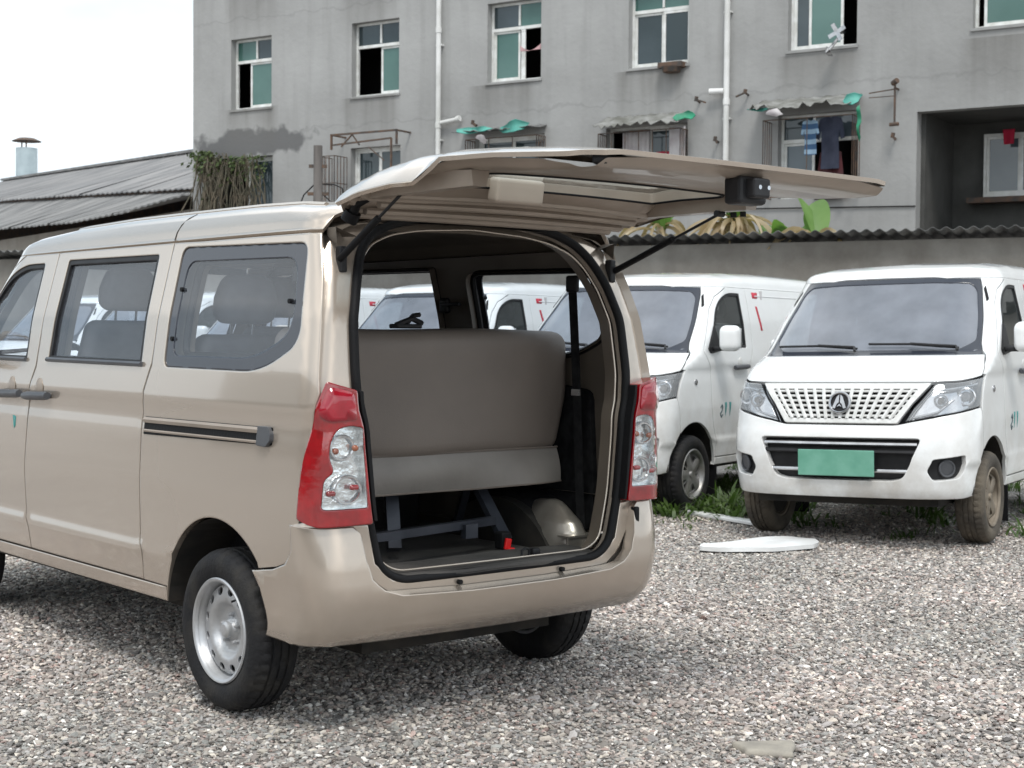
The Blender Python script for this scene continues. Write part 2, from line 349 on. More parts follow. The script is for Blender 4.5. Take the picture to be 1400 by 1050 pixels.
def rbox(mb, c, d, r, n=6, rot=None, fn=None):
    """rounded, slightly pillowed box"""
    V = []; idx = {}; F = []
    hx, hy, hz = d[0]/2, d[1]/2, d[2]/2
    def pt(q):
        k = tuple(np.round(q, 5))
        if k in idx: return idx[k]
        p = np.array([q[0]*hx, q[1]*hy, q[2]*hz]); core = np.clip(p, [-(hx-r), -(hy-r), -(hz-r)], [hx-r, hy-r, hz-r]); dd = p-core
        L = np.linalg.norm(dd)
        if L > 1e-9: p = core+dd/L*r
        if fn: p = fn(p)
        v = Vector(p)
        if rot is not None: v = rot @ v
        idx[k] = len(V); V.append((v[0]+c[0], v[1]+c[1], v[2]+c[2])); return idx[k]
    def g(h): # nonuniform so that the rounding gets its rows
        e = min(r/h, .9); a = [-1, -1+e*.3, -1+e*.65, -1+e]; b = list(np.linspace(-1+e, 1-e, n)[1:-1]); return a+b+[1-e, 1-e*.65, 1-e*.3, 1]
    G = [g(hx), g(hy), g(hz)]
    for ax in range(3):
        u, v = (ax+1) % 3, (ax+2) % 3
        for s in (-1, 1):
            for i in range(len(G[u])-1):
                for j in range(len(G[v])-1):
                    q = []
                    for di, dj in ((0, 0), (1, 0), (1, 1), (0, 1)):
                        w = [0, 0, 0]; w[ax] = s; w[u] = G[u][i+di]; w[v] = G[v][j+dj]; q.append(pt(w))
                    if s < 0: q = q[::-1]
                    if len(set(q)) >= 3: F.append(tuple(dict.fromkeys(q)))
    mb.add(V, F); return mb
def copy_tree(o, parent=None):
    c = o.copy(); COL.objects.link(c)
    if parent is not None: c.parent = parent
    for ch in list(o.children): copy_tree(ch, c)
    return c

# ------------------------------------------------------------------ van body surfaces (x right, y forward, rear at 0)
L = 4.12; RWY, FWY, RT = .70, 3.43, .298
def table(a, b, sig=.006):
    g = np.linspace(a[0]-.3, a[-1]+.3, 4000); v = np.interp(g, a, b); k = np.arange(-60, 61)*(g[1]-g[0]); w = np.exp(-.5*(k/sig)**2); w /= w.sum()
    v = np.convolve(np.pad(v, 60, mode='edge'), w, 'valid'); return lambda z: np.interp(z, g, v)
Wz = table([.24, .30, .345, .40, .52, .545, .56, .80, 1.0, 1.065, 1.085, 1.135, 1.25, 1.45, 1.70, 1.745, 1.79, 1.83, 1.86],
           [.760, .775, .790, .795, .803, .815, .808, .817, .812, .806, .807, .817, .806, .778, .720, .710, .695, .662, .61], .007)
Fz = table([.24, .30, .36, .45, .56, .66, .72, .76, .85, .98, 1.05, 1.10, 1.15, 1.20, 1.235, 1.50, 1.745, 1.80, 1.9],
           [.10, .05, .02, .005, 0, .008, .02, .045, .07, .11, .15, .22, .33, .45, .555, .84, 1.085, 1.145, 1.3], .012)
Yz = table([.3, .60, .80, 1.0, 1.23, 1.47, 1.60, 1.70, 1.745, 1.80, 1.86, 1.95], [.02, .02, .02, .02, .022, .055, .095, .142, .163, .188, .215, .26], .02)
Bz = table([.26, .32, .36, .42, .50, .62, .70, .76], [.12, .075, .02, -.012, -.030, -.022, -.006, .01], .008)
def rbow(x, z): return .03*(x/.8)**2+0*z
FA, FB, FN = .34, .30, 2.2
RA, RB = .09, .09
def _x_at(y, z):
    y, z = np.broadcast_arrays(np.asarray(y, float), np.asarray(z, float)); W = Wz(z); x = W.copy()
    for _ in range(14):
        q = np.clip((y-(L-Fz(z)-FB-.06*(x/.8)**2))/FB, 0, .999); sn = (1-q**FN)**(1/FN); xf = W-FA+FA*sn
        q = np.clip(((Yz(z)+RB+rbow(x, z))-y)/RB, 0, .999); sn = (1-q**2.2)**(1/2.2); xr = W-RA+RA*sn
        x = .4*x+.6*np.minimum(xf, xr)
    return x
def side_map(sd, off=0.0):
    def f(y, z): return np.stack([sd*(_x_at(y, z)+off), y+0*z, z+0*y], -1)
    return f
def front_map(u, z):
    u, z = np.broadcast_arrays(np.asarray(u, float), np.asarray(z, float)); W = Wz(z); s = np.sign(u); a = np.abs(u); u1 = .475; c = .50
    t = np.clip((a-u1)/c, 0, 1)*math.pi/2; t = np.minimum(t, math.pi/2)
    x = np.where(a <= u1, a/u1*(W-FA), W-FA+FA*np.sin(t)**(2/FN)); y = L-Fz(z)-FB-.06*(x/.8)**2+FB*np.where(a <= u1, 1, np.cos(t)**(2/FN))
    y = np.where(a > u1+c, L-Fz(z)-FB-.06*(W/.8)**2-(a-u1-c), y); return np.stack([s*x, y, z], -1)
def rear_map(yt=Yz, ra=RA, rb=RB, grow=0.0, bow=.03, c=.17):
    def f(u, z):
        u, z = np.broadcast_arrays(np.asarray(u, float), np.asarray(z, float)); W = Wz(z)+grow; s = np.sign(u); a = np.abs(u); u1 = .815-ra
        t = np.clip((a-u1)/c, 0, 1)*math.pi/2; ex = 2/2.2
        x = np.where(a <= u1, a/u1*(W-ra), W-ra+ra*np.sin(t)**ex); bw = (lambda q: rbow(q, z)) if bow == .03 else (lambda q: bow*(q/.8)**2)
        y = yt(z)+rb+bw(x)-rb*np.where(a <= u1, 1, np.cos(t)**ex)
        y = np.where(a > u1+c, yt(z)+rb+bw(W)+(a-u1-c), y); return np.stack([s*x, y, z], -1)
    return f
_hs = table([0, .012, .035, .07, .12, .30, .735], [0, .048, .084, .108, .122, .142, .155], .003)
_hv = table([-.1, 0, .05, .15, .35, .7, 1.2], [0, 0, .30, .55, .75, .92, 1.0], .015)
_hr = table([-.1, 0, .1, .3, .6, 1.2], [.60, .62, .78, .92, .98, 1.0], .02)
def roof_map(x, y, off=0.0):
    x, y = np.broadcast_arrays(np.asarray(x, float), np.asarray(y, float)); ex = _x_at(y, np.full_like(y, 1.745))
    yf = L-Fz(1.745)-.06*(np.minimum(np.abs(x), .735)/.8)**2
    d = np.maximum(ex-np.abs(x), 0); df = np.maximum(yf-y, 0)
    rib = .006*np.exp(-((np.abs(x)-.50)/.05)**2)
    z = 1.745+_hs(d)*_hv(df)*_hr(y-.18)*1.0+rib*_hv(df)*_hr(y-.18); return np.stack([x, y, z+off], -1)
def circ(cy, cz, r, a0, a1, n, rz=None): return [(cy+r*math.cos(rad(a0+(a1-a0)*i/n)), cz+(rz or r)*math.sin(rad(a0+(a1-a0)*i/n))) for i in range(n+1)]
def tube_on(fmap, P, r, n=8, closed=True, off=0.0, flip=False, sp=.04, flat=1.0):
    Q = densify(P, sp, closed); V = fmap(Q[:, 0], Q[:, 1])
    if off: V = V+surf_normal(fmap, Q)*(off*(-1 if flip else 1))
    return MB().tube(V, r, n, closed, flat)

B_SEAM = [(2.444, .405), (2.471, .50), (2.485, .758), (2.450, 1.14), (2.337, 1.247), (2.262, 1.74)]
B_SEAM = [(2.444, .405), (2.462, .50), (2.470, .758), (2.425, 1.12), (2.355, 1.235), (2.318, 1.744)]
S_SEAM = [(1.325, .405), (1.330, .554), (1.312, 1.03), (1.290, 1.158), (1.240, 1.267), (1.230, 1.744)]
F_SEAM = [(3.02, .405), (3.03, .52), (3.10, .66), (3.14, .80), (3.16, 1.10), (3.27, 1.235), (3.13, 1.42), (3.01, 1.565), (2.89, 1.665), (2.70, 1.744)]
G = .0026
FWIN = roundpoly([(2.45, 1.700), (2.68, 1.700), (2.84, 1.650), (2.95, 1.565), (3.07, 1.40), (3.17, 1.262), (2.470, 1.258)], [.02, .1, .1, .1, .1, .05, .015], 4)
SWIN = roundpoly([(2.200, 1.706), (1.336, 1.700), (1.330, 1.258), (2.232, 1.262)], .018, 4)
QWIN = roundpoly([(1.150, 1.722), (.240, 1.704), (.175, 1.36), (.415, 1.252), (1.142, 1.256)], [.05, .05, .08, .16, .04], 6)
QCLR = roundpoly([(1.088, 1.664), (.294, 1.654), (.232, 1.40), (.47, 1.300), (1.088, 1.302)], [.06, .07, .10, .16, .05], 6)

def shrink(P, g): return offset_poly(P, g)

def make_wheel(parent, x, y, sd, tyre_m, rim_m, kind, steer=0.0):
    """wheel facing sd (outboard); built about its own axis"""
    w = empty('wheel', (x, y, RT)); w.parent = parent; w.rotation_euler = (0, 0, steer)
    # tyre: lathe with grooves and shoulder blocks
    prof = [(-.165, .186), (-.168, .200), (-.176, .230), (-.172, .262), (-.160, .283), (-.148, .292), (-.134, .2965), (-.118, .298), (-.1165, .291), (-.108, .291), (-.1065, .2985), (-.085, .299), (-.0835, .292), (-.076, .292), (-.0745, .299),
            (-.052, .2985), (-.0505, .291), (-.043, .291), (-.0415, .298), (-.026, .2965), (-.012, .290), (0.0, .283), (.012, .265), (.0155, .240), (.010, .212), (.002, .199), (-.004, .188), (-.012, .181)]
    prof = [(p[0]*1.0, p[1]) for p in prof]; nseg = 132; V = []; F = []; k = len(prof)
    for i in range(nseg):
        t = 2*math.pi*i/nseg
        for j, (px, pr) in enumerate(prof):
            rr = pr
            if pr > .286 and (i % 3 == 0) and (j in (4, 5, 6, 18, 19, 20, 21) or (kind != 'far' and 10 <= j <= 15 and px < -.05 and i % 2 == 0 and j in (10, 11, 14))): rr = pr-.0065
            V.append((sd*px, rr*math.cos(t), rr*math.sin(t)))
    for i in range(nseg):
        for j in range(k-1):
            a = i*k+j; b = ((i+1) % nseg)*k+j; F.append((a, b, b+1, a+1) if sd > 0 else (a, a+1, b+1, b))
    ty = mesh_from('tyre', V, F, M[tyre_m], w, smooth=True); ty.data.set_sharp_from_angle(angle=rad(38)); fix_normals(ty)
    # rim: barrel (lathe) + pressed disc with holes
    def lathe(pr, n=72):
        V = []; F = []; k = len(pr)
        for i in range(n):
            t = 2*math.pi*i/n
            for px, r in pr: V.append((sd*px, r*math.cos(t), r*math.sin(t)))
        for i in range(n):
            for j in range(k-1): a = i*k+j; b = ((i+1) % n)*k+j; F.append((a, b, b+1, a+1))
        return V, F
    rb = MB(); rb.add(*lathe([(-.006, .176), (.004, .1785), (.0075, .184), (.009, .190), (.004, .1945), (-.004, .193), (-.004, .186), (-.012, .180), (-.030, .174), (-.060, .168), (-.10, .165), (-.155, .175), (-.16, .186)]))
    if kind == 'steel':
        R = rb.build('rim', M[rim_m], w, smooth=True, sharp=50); fix_normals(R)
        dz = table([0, .034, .040, .060, .085, .100, .112, .124, .150, .166, .172], [-.016, -.018, -.040, -.043, -.038, -.015, -.010, -.010, -.014, -.018, -.046], .002)
        def dm(u, v): r = np.hypot(u, v); return np.stack([sd*(dz(r)), u, v], -1)
        hol = []
        for i in range(12):
            a = 2*math.pi*(i+.4)/12; cy, cz = .144*math.cos(a), .144*math.sin(a); hol.append([(cy+.0150*math.cos(t)*math.cos(a)-.0185*math.sin(t)*math.sin(a), cz+.0150*math.cos(t)*math.sin(a)+.0185*math.sin(t)*math.cos(a)) for t in np.linspace(0, 2*math.pi, 14, endpoint=False)])
        panel('rim_disc', circ(0, 0, .172, 0, 360-5, 71), hol, dm, M[rim_m], w, .011, .008, flip=(sd < 0), insets=(.0015,)).location.x = sd*-.014
        DX = sd*-.014
        hb = MB().cyl((sd*-.044, 0, 0), (sd*-.012, 0, 0), .034, 24, .030).cyl((sd*-.012, 0, 0), (sd*-.006, 0, 0), .030, 24, .020).build('hub_cap', M['rim'], w, smooth=True, sharp=30).location.x = sd*-.010
        for i in range(5):
            a = 2*math.pi*(i+.25)/5; cy, cz = .054*math.cos(a), .054*math.sin(a)
            MB().cyl((sd*-.042, cy, cz), (sd*-.026, cy, cz), .0085, 6).cyl((sd*-.026, cy, cz), (sd*-.020, cy, cz), .0065, 8, .005).build('wheel_nut', M['rim'], w).location.x = sd*-.014
        MB().cyl((sd*-.005, .172*math.cos(2.3), .172*math.sin(2.3)), (sd*.014, .163*math.cos(2.3), .163*math.sin(2.3)), .004, 8).build('tyre_valve', M['rubber'], w)
    else:
        R = rb.build('rim', M[rim_m], w, smooth=True, sharp=50); fix_normals(R)
        def dm(u, v):
            r = np.hypot(u, v); a = np.arctan2(v, u); s = np.cos(5*a); return np.stack([sd*(-.012-.030*(r/.172)**2*(.5-.5*s)-.012*np.exp(-(r/.03)**2)), u, v], -1)
        hol = []
        for i in range(5):
            for q, (d, wd) in enumerate(((.30, .17), (-.30, .17))):
                a = 2*math.pi*(i+.5)/5+d*.62
                hol.append(roundpoly([(.070*math.cos(a-.10*np.sign(d)), .070*math.sin(a-.10*np.sign(d))), (.155*math.cos(a-wd), .155*math.sin(a-wd)), (.155*math.cos(a+wd), .155*math.sin(a+wd))], .014, 3))
        panel('hub_cover', circ(0, 0, .170, 0, 355, 60), hol, dm, M[rim_m], w, .016, .018, flip=(sd < 0), insets=(.002,))
        MB().cyl((sd*-.02, 0, 0), (sd*-.004, 0, 0), .026, 20, .022).build('hub_cap', M[rim_m], w, smooth=True, sharp=30)
    MB().cyl((sd*-.150, 0, 0), (sd*-.075, 0, 0), .160, 32).build('brake_drum', M['under'], w)
    return w

def wheel_house(parent, y, sd, m='under'):
    V = []; F = []; n = 20
    for i in range(n+1):
        a = rad(6+168*i/n)
        for x in (.79, .52): V.append((sd*x, y+.405*math.cos(a), .30+.405*math.sin(a)))
    for i in range(n): F.append((2*i, 2*i+1, 2*i+3, 2*i+2))
    q = len(V); V += [(sd*.52, y+.405*math.cos(rad(6+168*i/n)), .30+.405*math.sin(rad(6+168*i/n))) for i in range(n+1)]; F.append(tuple(range(q, q+n+1)))
    return mesh_from('wheel_housing', V, F, M[m], parent)

def front_end(root, paint, plate=False, tyre='tyre', shield='shield'):
    # ---- bumper with intake and fog recesses
    z0 = .325
    top = [(-.70, .868), (-.52, .845), (-.40, .795), (-.33, .790), (.33, .790), (.40, .795), (.52, .845), (.70, .868)]
    top = [(-.885, .885), (-.62, .840), (-.405, .792), (-.36, .783), (.36, .783), (.405, .792), (.62, .840), (.885, .885)]
    out = [(-.905, z0+.015), (-.80, z0), (.80, z0), (.905, z0+.015), (.925, .45), (.99, .555), (1.055, .62), (1.035, .70), (.93, .885)]+list(reversed(top))+[(-.93, .885), (-1.035, .70), (-1.055, .62), (-.99, .555), (-.925, .45)]
    intake = roundpoly([(-.52, .705), (.52, .705), (.44, .455), (.36, .435), (-.36, .435), (-.44, .455)], [.03, .03, .05, .03, .03, .05], 5)
    fog = lambda s: roundpoly([(s*.585, .575), (s*.805, .60), (s*.80, .50), (s*.76, .455), (s*.60, .44), (s*.56, .50)], .02, 4)
    panel('front_bumper', roundpoly(out, .02, 3), [intake, fog(1), fog(-1)], front_map, M[paint], root, .05, .05, flip=True)
    # dark mesh and bars behind the intake
    inner = offmap(front_map, -.055, True)
    back = panel('lower_intake', offset_poly(intake, -.03), [], inner, M['black'], root, .08, 0, flip=True, insets=())
    for zb in (.67, .62, .50):
        mb = MB(); q = densify([(-.50 if zb > .6 else -.46, zb), (.50 if zb > .6 else .46, zb)], .06, False); P = offmap(front_map, -.018, True)(q[:, 0], q[:, 1]); mb.tube(P, .012, 6, flat=1.2); mb.build('intake_bar', M['chrome_trim' if zb in (.67, .50) else 'black'], root, True)
    for s in (-1, 1):
        fb = panel('fog_lamp_housing', offset_poly(fog(s), -.02), [], offmap(front_map, -.035, True), M['black'], root, .05, 0, flip=True, insets=())
        c = front_map(s*.685, .515); n = -surf_normal(front_map, np.array([[s*.685, .515]]))[0]; c = Vector(c); n = Vector(n)
        MB().tube([c-n*.02+(Vector((0, 0, 1))*math.sin(t)+n.cross(Vector((0, 0, 1)))*math.cos(t))*.048 for t in np.linspace(0, 2*math.pi, 20, endpoint=False)], .007, 6, True).build('fog_lamp_ring', M['darkgrey'], fb, True)
        MB().cyl(c-n*.05, c-n*.022, .040, 20, .043).build('fog_lamp', M['darkgrey'], fb)
    # ---- grille
    gr = roundpoly([(-.555, 1.050), (.555, 1.050), (.37, .792), (-.37, .792)], .012, 3)
    gin = roundpoly([(-.485, 1.012), (.485, 1.012), (.345, .825), (-.345, .825)], .012, 3)
    g = panel('grille', offset_poly(gr, .004), [gin], front_map, M['grille_white'], root, .05, .03, flip=True)
    panel('grille_backing', offset_poly(gin, -.01), [], offmap(front_map, -.045, True), M['hole'], g, .08, 0, flip=True, insets=())
    mb = MB(); fm = offmap(front_map, -.004, True)
    nb = 15
    for i in range(nb):
        f = -1+2*(i+.5)/nb; a, b = (f*.485, 1.012), (f*.345, .825); q = densify([a, b], .05, False); mb.tube(fm(q[:, 0], q[:, 1]), .0125, 6)
    for j in range(6):
        f = (j+.35)/6; z = 1.012-.187*f; w = .485-.14*f; q = densify([(-w, z), (w, z)], .06, False); mb.tube(offmap(front_map, -.010, True)(q[:, 0], q[:, 1]), .0085, 6)
    lt = mb.build('grille_lattice', M['grille_white'], g, True); lt['kind'] = 'stuff'
    # ---- round badge with an upright chevron
    c = Vector(front_map(0.0, .925))+Vector((0, .022, 0)); up = Vector((0, -.25, 1)).normalized(); rt = Vector((1, 0, 0)); nn = Vector((0, 1, .25)).normalized()
    bd = MB().cyl(c-nn*.03, c-nn*.004, .062, 28).build('badge', M['black'], g)
    MB().tube([c+up*(.066*math.sin(t))+rt*(.066*math.cos(t)) for t in np.linspace(0, 2*math.pi, 36, endpoint=False)], .009, 8, True).build('badge_ring', M['chrome_trim'], bd, True)
    E1 = MB(); P3 = lambda x, y, w: c+rt*x+up*y+nn*w
    for s in (-1, 1):
        poly = [(s*.004, .052), (s*.020, .036), (s*.046, -.036), (s*.028, -.040), (s*.016, -.010), (s*.004, .000)]
        E1.prism(poly if s > 0 else poly[::-1], .0, .010, P3)
    E1.prism([(0, -.008), (.018, -.030), (0, -.022), (-.018, -.030)], 0, .009, P3)
    fix_normals(E1.build('badge_emblem', M['chrome_trim'], bd))
    # ---- headlamps
    for s in (-1, 1):
        hp = [(.568, 1.050), (.72, 1.056), (.935, 1.088), (.925, .893), (.62, .848), (.412, .800), (.45, .87)]
        hp = roundpoly([(s*a, b) for a, b in hp], [.012, .05, .02, .02, .05, .015, .08], 4); hp = hp if s > 0 else hp[::-1]
        hl = panel('headlamp', offset_poly(hp, .002), [offset_poly(hp, .0065)], offmap(front_map, -.006, True), M['black'], root, .04, .03, flip=True)
        panel('lamp_bowl', offset_poly(hp, .006), [], offmap(front_map, -.055, True), M['chrome_pure'], hl, .05, 0, flip=True, insets=())
        panel('lamp_lens', offset_poly(hp, .008), [], offmap(front_map, .001, True), M['head_lens'], hl, .05, .004, flip=True)
        for (u, z, r, mm) in ((.80, .965, .052, 'chrome'), (.615, .945, .040, 'chrome')):
            c = Vector(offmap(front_map, -.035, True)(np.array([s*u]), np.array([z]))[0]); n = Vector((0, 1, 0)) if u < .7 else Vector((s*.35, 1, 0)).normalized()
            e1 = n.cross(Vector((0, 0, 1))).normalized(); e2 = Vector((0, 0, 1))
            lr = MB().tube([c+(e1*math.cos(t)+e2*math.sin(t))*r for t in np.linspace(0, 2*math.pi, 22, endpoint=False)], .008, 6, True).build('reflector_ring', M['chrome_pure'], hl, True)
            MB().cyl(c-n*.02, c+n*.004, r*.62, 18, r*.50).build('reflector', M['chrome_trim'], hl, True, 30)
        q = densify([(s*.60, 1.015), (s*.90, 1.045)], .05, False); MB().tube(offmap(front_map, -.03, True)(q[:, 0], q[:, 1]), .010, 6).build('indicator_strip', M['chrome_trim'], hl, True)
        q = densify([(s*.46, .838), (s*.60, .875), (s*.70, .95)], .05, False); MB().tube(offmap(front_map, -.03, True)(q[:, 0], q[:, 1]), .007, 6).build('inner_bezel', M['chrome_trim'], hl, True)
    # ---- bonnet
    bn = [(-.945, 1.098), (-.72, 1.064), (-.56, 1.058), (.56, 1.058), (.72, 1.064), (.945, 1.098), (.90, 1.228), (-.90, 1.228)]
    bn = [(-.885, 1.090), (-.72, 1.063), (-.56, 1.057), (.56, 1.057), (.72, 1.063), (.885, 1.090), (.79, 1.222), (-.79, 1.222)]
    panel('bonnet', roundpoly(bn, .01, 2), [], front_map, M[paint], root, .045, .03, flip=True)
    # ---- windscreen, cowl
    ws = [(-.60, 1.226), (.60, 1.226), (.765, 1.226), (.742, 1.30), (.733, 1.50), (.724, 1.68), (.708, 1.738), (.66, 1.742), (.40, 1.752)]; ws = np.array(ws+[(-a, b_) for a, b_ in ws[::-1][:-1]][:-1])
    wi = roundpoly(offset_poly(ws[[0, 1, 3, 4, 5, 7, 8, 9, 10, 12, 13, 14]] if len(ws) > 15 else ws, .034), .03, 3)
    w = panel('windscreen', offset_poly(ws, .004), [], offmap(front_map, -.010, True), M[shield], root, .08, 0, flip=True, insets=())
    panel('windscreen_border', ws, [wi], offmap(front_map, -.006, True), M['frit'], w, .05, .012, flip=True)
    for (u0, z0_, u1, z1_) in ((.05, 1.255, .62, 1.275), (-.60, 1.255, -.02, 1.285)):
        wp = MB(); q = densify([(u0, z0_), ((u0+u1)/2, (z0_+z1_)/2+.012), (u1, z1_)], .06, False); wp.tube(offmap(front_map, .018, True)(q[:, 0], q[:, 1]), .008, 6)
        q = densify([(u0, z0_-.03), (u0+.02, z0_), ((u0+u1)/2, (z0_+z1_)/2+.005)], .06, False); wp.tube(offmap(front_map, .030, True)(q[:, 0], q[:, 1]), .010, 6); wp.build('wiper', M['black'], root, True)
    if plate:
        MB().box((0, L+.018, .545), (.50, .012, .165), bev=.004).build('number_plate', M['plate'], root)
        MB().box((0, L-.01, .545), (.40, .045, .06)).build('plate_bracket', M['black'], root)

def side_front(root, sd, paint, cargo):
    """front wing, front door, pillar; returns the door"""
    sm = side_map(sd); fl = sd < 0
    a = circ(FWY, .30, .395, 150, 10, 22)
    # wing: from door seam to the front corner
    yb = lambda z, u: float(front_map(u, z)[1])
    edge = [(yb(z, u), z) for z, u in ((.622, 1.062), (.70, 1.040), (.897, .933), (.99, .942), (1.093, .94), (1.10, .89), (1.16, .84), (1.222, .80), (1.30, .745), (1.5, .735), (1.68, .725), (1.742, .71))]
    arc = [p for p in circ(FWY, .30, .395, 172, 55, 20)]
    out = [(arc[0][0], .345), *arc] + edge + [(2.70, 1.744)]+[(y, z) for y, z in F_SEAM[::-1][1:-2]]+[(3.03, .52)]
    out = [p for i, p in enumerate(out)]
    P = np.array(out)
    panel('front_wing', offset_poly(P, .001), [], sm, M[paint], root, .045, .02, flip=fl)
    # door
    dp = np.array(B_SEAM+[(2.69, 1.744)]+[(y, z) for y, z in F_SEAM[::-1][1:]]); dp = offset_poly(dp, G)
    door = panel('front_door', dp, [FWIN], sm, M[paint], root, .045, .025, flip=fl)
    gi = offset_poly(FWIN, .022)
    fr = panel('window_frame', offset_poly(FWIN, .001), [gi], offmap(sm, -.004, fl), M['black'], door, .04, .015, flip=fl)
    panel('window_glass', offset_poly(FWIN, .01), [], offmap(sm, -.014, fl), M['cab_glass' if cargo else 'side_glass'], door, .10, 0, flip=fl, insets=())
    handle(door, sd, 2.615, 1.108)
    return door

def handle(door, sd, y, z):
    sm = side_map(sd); fl = sd < 0
    q = densify([(y-.13, z+.004), (y+.13, z-.004)], .03, False); P = offmap(sm, .022, fl)(q[:, 0], q[:, 1])
    mb = MB(); mb.tube(P, [.017]+[.0195]*(len(P)-2)+[.016], 8, flat=1.0)
    c = P[len(P)//2]
    for k in (.10, -.11):
        p = np.array(offmap(sm, -.002, fl)(np.array([y+k]), np.array([z]))[0]); mb.cyl(p, p+np.array([sd*.02, 0, 0]), .013, 8)
    mb.build('door_handle', M['darkgrey'], door, True, 50)
    # finger recess as a flat disc, the bowl's shade put into its colour
    rr = .052; V = []; F = []; n = 20
    cp = circ(y-.005, z+.03, .040, 0, 342, 19, .046)
    pn = panel('handle_recess_shade', cp, [], offmap(sm, .0012, fl), M['inner_gold' if door.data.materials[0] == M['gold'] else 'grille_white'], door, .02, .001, flip=fl, insets=())

def mirror(root, sd, paint):
    if paint == 'white' and sd > 0:
        mb = MB(); rbox(mb, (.885, 2.86, 1.25), (.07, .16, .19), .03, 4); mb.build('wing_mirror', M[paint], root, True, 60); return
    sm = side_map(sd); b = sm(np.array([3.02]), np.array([1.33]))[0]; b = Vector((sd*.83, 3.17, 1.32))
    pl = panel('mirror_mount', roundpoly([(3.05, 1.43), (3.20, 1.25), (3.155, 1.215), (2.98, 1.235)], .015, 3), [], offmap(sm, .012, sd < 0), M['black'], root, .05, .015, flip=sd < 0)
    mb = MB(); rbox(mb, (sd*.955, 3.12, 1.335), (.165, .115, .20), .05, 5, Matrix.Rotation(sd*rad(-14), 3, 'Z')); mi = mb.build('wing_mirror', M[paint], root, True, 60)
    mb = MB(); rbox(mb, (sd*.875, 3.115, 1.255), (.14, .06, .035), .015, 4); mb.build('mirror_arm', M['black'], mi, True, 50)
    mb = MB(); mb.box((sd*.95, 3.058, 1.335), (.13, .012, .155), Matrix.Rotation(sd*rad(-14), 3, 'Z')); mb.build('mirror_glass', M['chrome_pure'], mi)

def side_surface_misc(root, sd, paint):
    sm = side_map(sd); fl = sd < 0
    panel('sill', [(1.137, .345), (3.04, .345), (3.02, .400), (1.137, .400)], [], sm, M[paint], root, .06, .03, flip=fl)

def roof(root, paint, rear_gap=.0):
    pts = []
    ys = np.linspace(.31, 2.50, 30)
    right = [tuple(float(q) for q in rear_map()(u, 1.745)[:2]) for u in (.805, .83, .86)]+[(float(_x_at(y, 1.745)), y) for y in ys]
    # front edge follows the windscreen header
    fr = []
    for u in (1.1, .97, .93, .89, .85, .81, .77, .73, .70, .66, .60, .5, .4, .25, .1): p = front_map(u, 1.745+.012*(1 if u < .5 else 0)); fr.append((float(p[0])*1.0, float(p[1])-.0))
    rear = [(x, .180+float(rbow(x, 1.8))) for x in (.64, .6, .5, .4, .2, 0)]
    P = right+fr+[(-x, y) for x, y in fr[::-1]]+[(-x, y) for x, y in right[::-1]]+[(-x, y) for x, y in rear[:-1]]+[(x, y) for x, y in rear[::-1]]
    return panel('roof', P, [], roof_map, M[paint], root, .07, .015, insets=(.004, .010, .020, .034, .05, .07, .1), lip=.0)

def tail_lamp(root, s):
    rm = rear_map(); o1 = offmap(rm, .027)
    out = [(.600, .742), (.655, 1.195), (.80, 1.222), (.865, 1.235), (.885, 1.19), (.925, 1.03), (.965, .85), (.975, .765), (.80, .736)]
    out = [(.600, .742), (.632, .98), (.667, 1.200), (.73, 1.216), (.780, 1.230), (.796, 1.18), (.829, 1.07), (.862, .93), (.880, .765), (.80, .738)]
    Q = roundpoly([(s*a, b) for a, b in out], .012, 3)
    clear = roundpoly([(s*a, b) for a, b in [(.622, .80), (.634, .92), (.652, 1.072), (.70, 1.080), (.745, 1.072), (.764, 1.03), (.768, .975), (.748, .925), (.782, .900), (.788, .80)]], [.01, .01, .01, .02, .05, .05, .05, .03, .03, .015], 4)
    if s < 0: Q = Q[::-1]; clear = clear[::-1]
    t = panel('tail_lamp', offset_poly(Q, .002), [clear], o1, M['lamp_red'], root, .03, .065, lip=.5, insets=(.005, .012))
    up = roundpoly([(s*a, b) for a, b in [(.668, 1.10), (.680, 1.190), (.77, 1.212), (.800, 1.12), (.77, 1.095)]], .02, 4)
    if s < 0: up = up[::-1]
    panel('upper_lens', up, [], offmap(rm, .0305), M['lamp_red_light'], t, .03, .003, insets=())
    panel('lamp_bowl', offset_poly(clear, .001), [], offmap(rm, -.008), M['chrome'], t, .03, -.033, insets=(), lip=0)
    panel('clear_lens', offset_poly(clear, -.001), [], offmap(rm, .0285), M['lens'], t, .03, .002, insets=())
    for (u, z, r) in ((.716, 1.005, .040), (.690, .862, .046)):
        c = Vector(offmap(rm, .004)(np.array([s*u]), np.array([z]))[0]); n = -Vector((0, 1, 0))
        e1 = Vector((1, 0, 0)); e2 = Vector((0, 0, 1))
        MB().tube([c+(e1*math.cos(a)*1.15+e2*math.sin(a))*r for a in np.linspace(0, 2*math.pi, 24, endpoint=False)], .006, 6, True).build('reflector_ring', M['chrome_pure'], t, True)
    for (u, z) in ((.742, .995), (.668, 1.003)):
        c = Vector(offmap(rm, .010)(np.array([s*u]), np.array([z]))[0]); mb = MB(); rbox(mb, c, (.024, .022, .022), .0105, 4); mb.build('amber_bulb', M['bulb'], t, True, 80)
    for (u, z) in ((.755, .853), (.668, .870)):
        c = Vector(offmap(rm, .010)(np.array([s*u]), np.array([z]))[0]); mb = MB(); rbox(mb, c, (.036, .02, .020), .009, 4); mb.build('red_bulb', M['lamp_red'], t, True, 80)
    return t

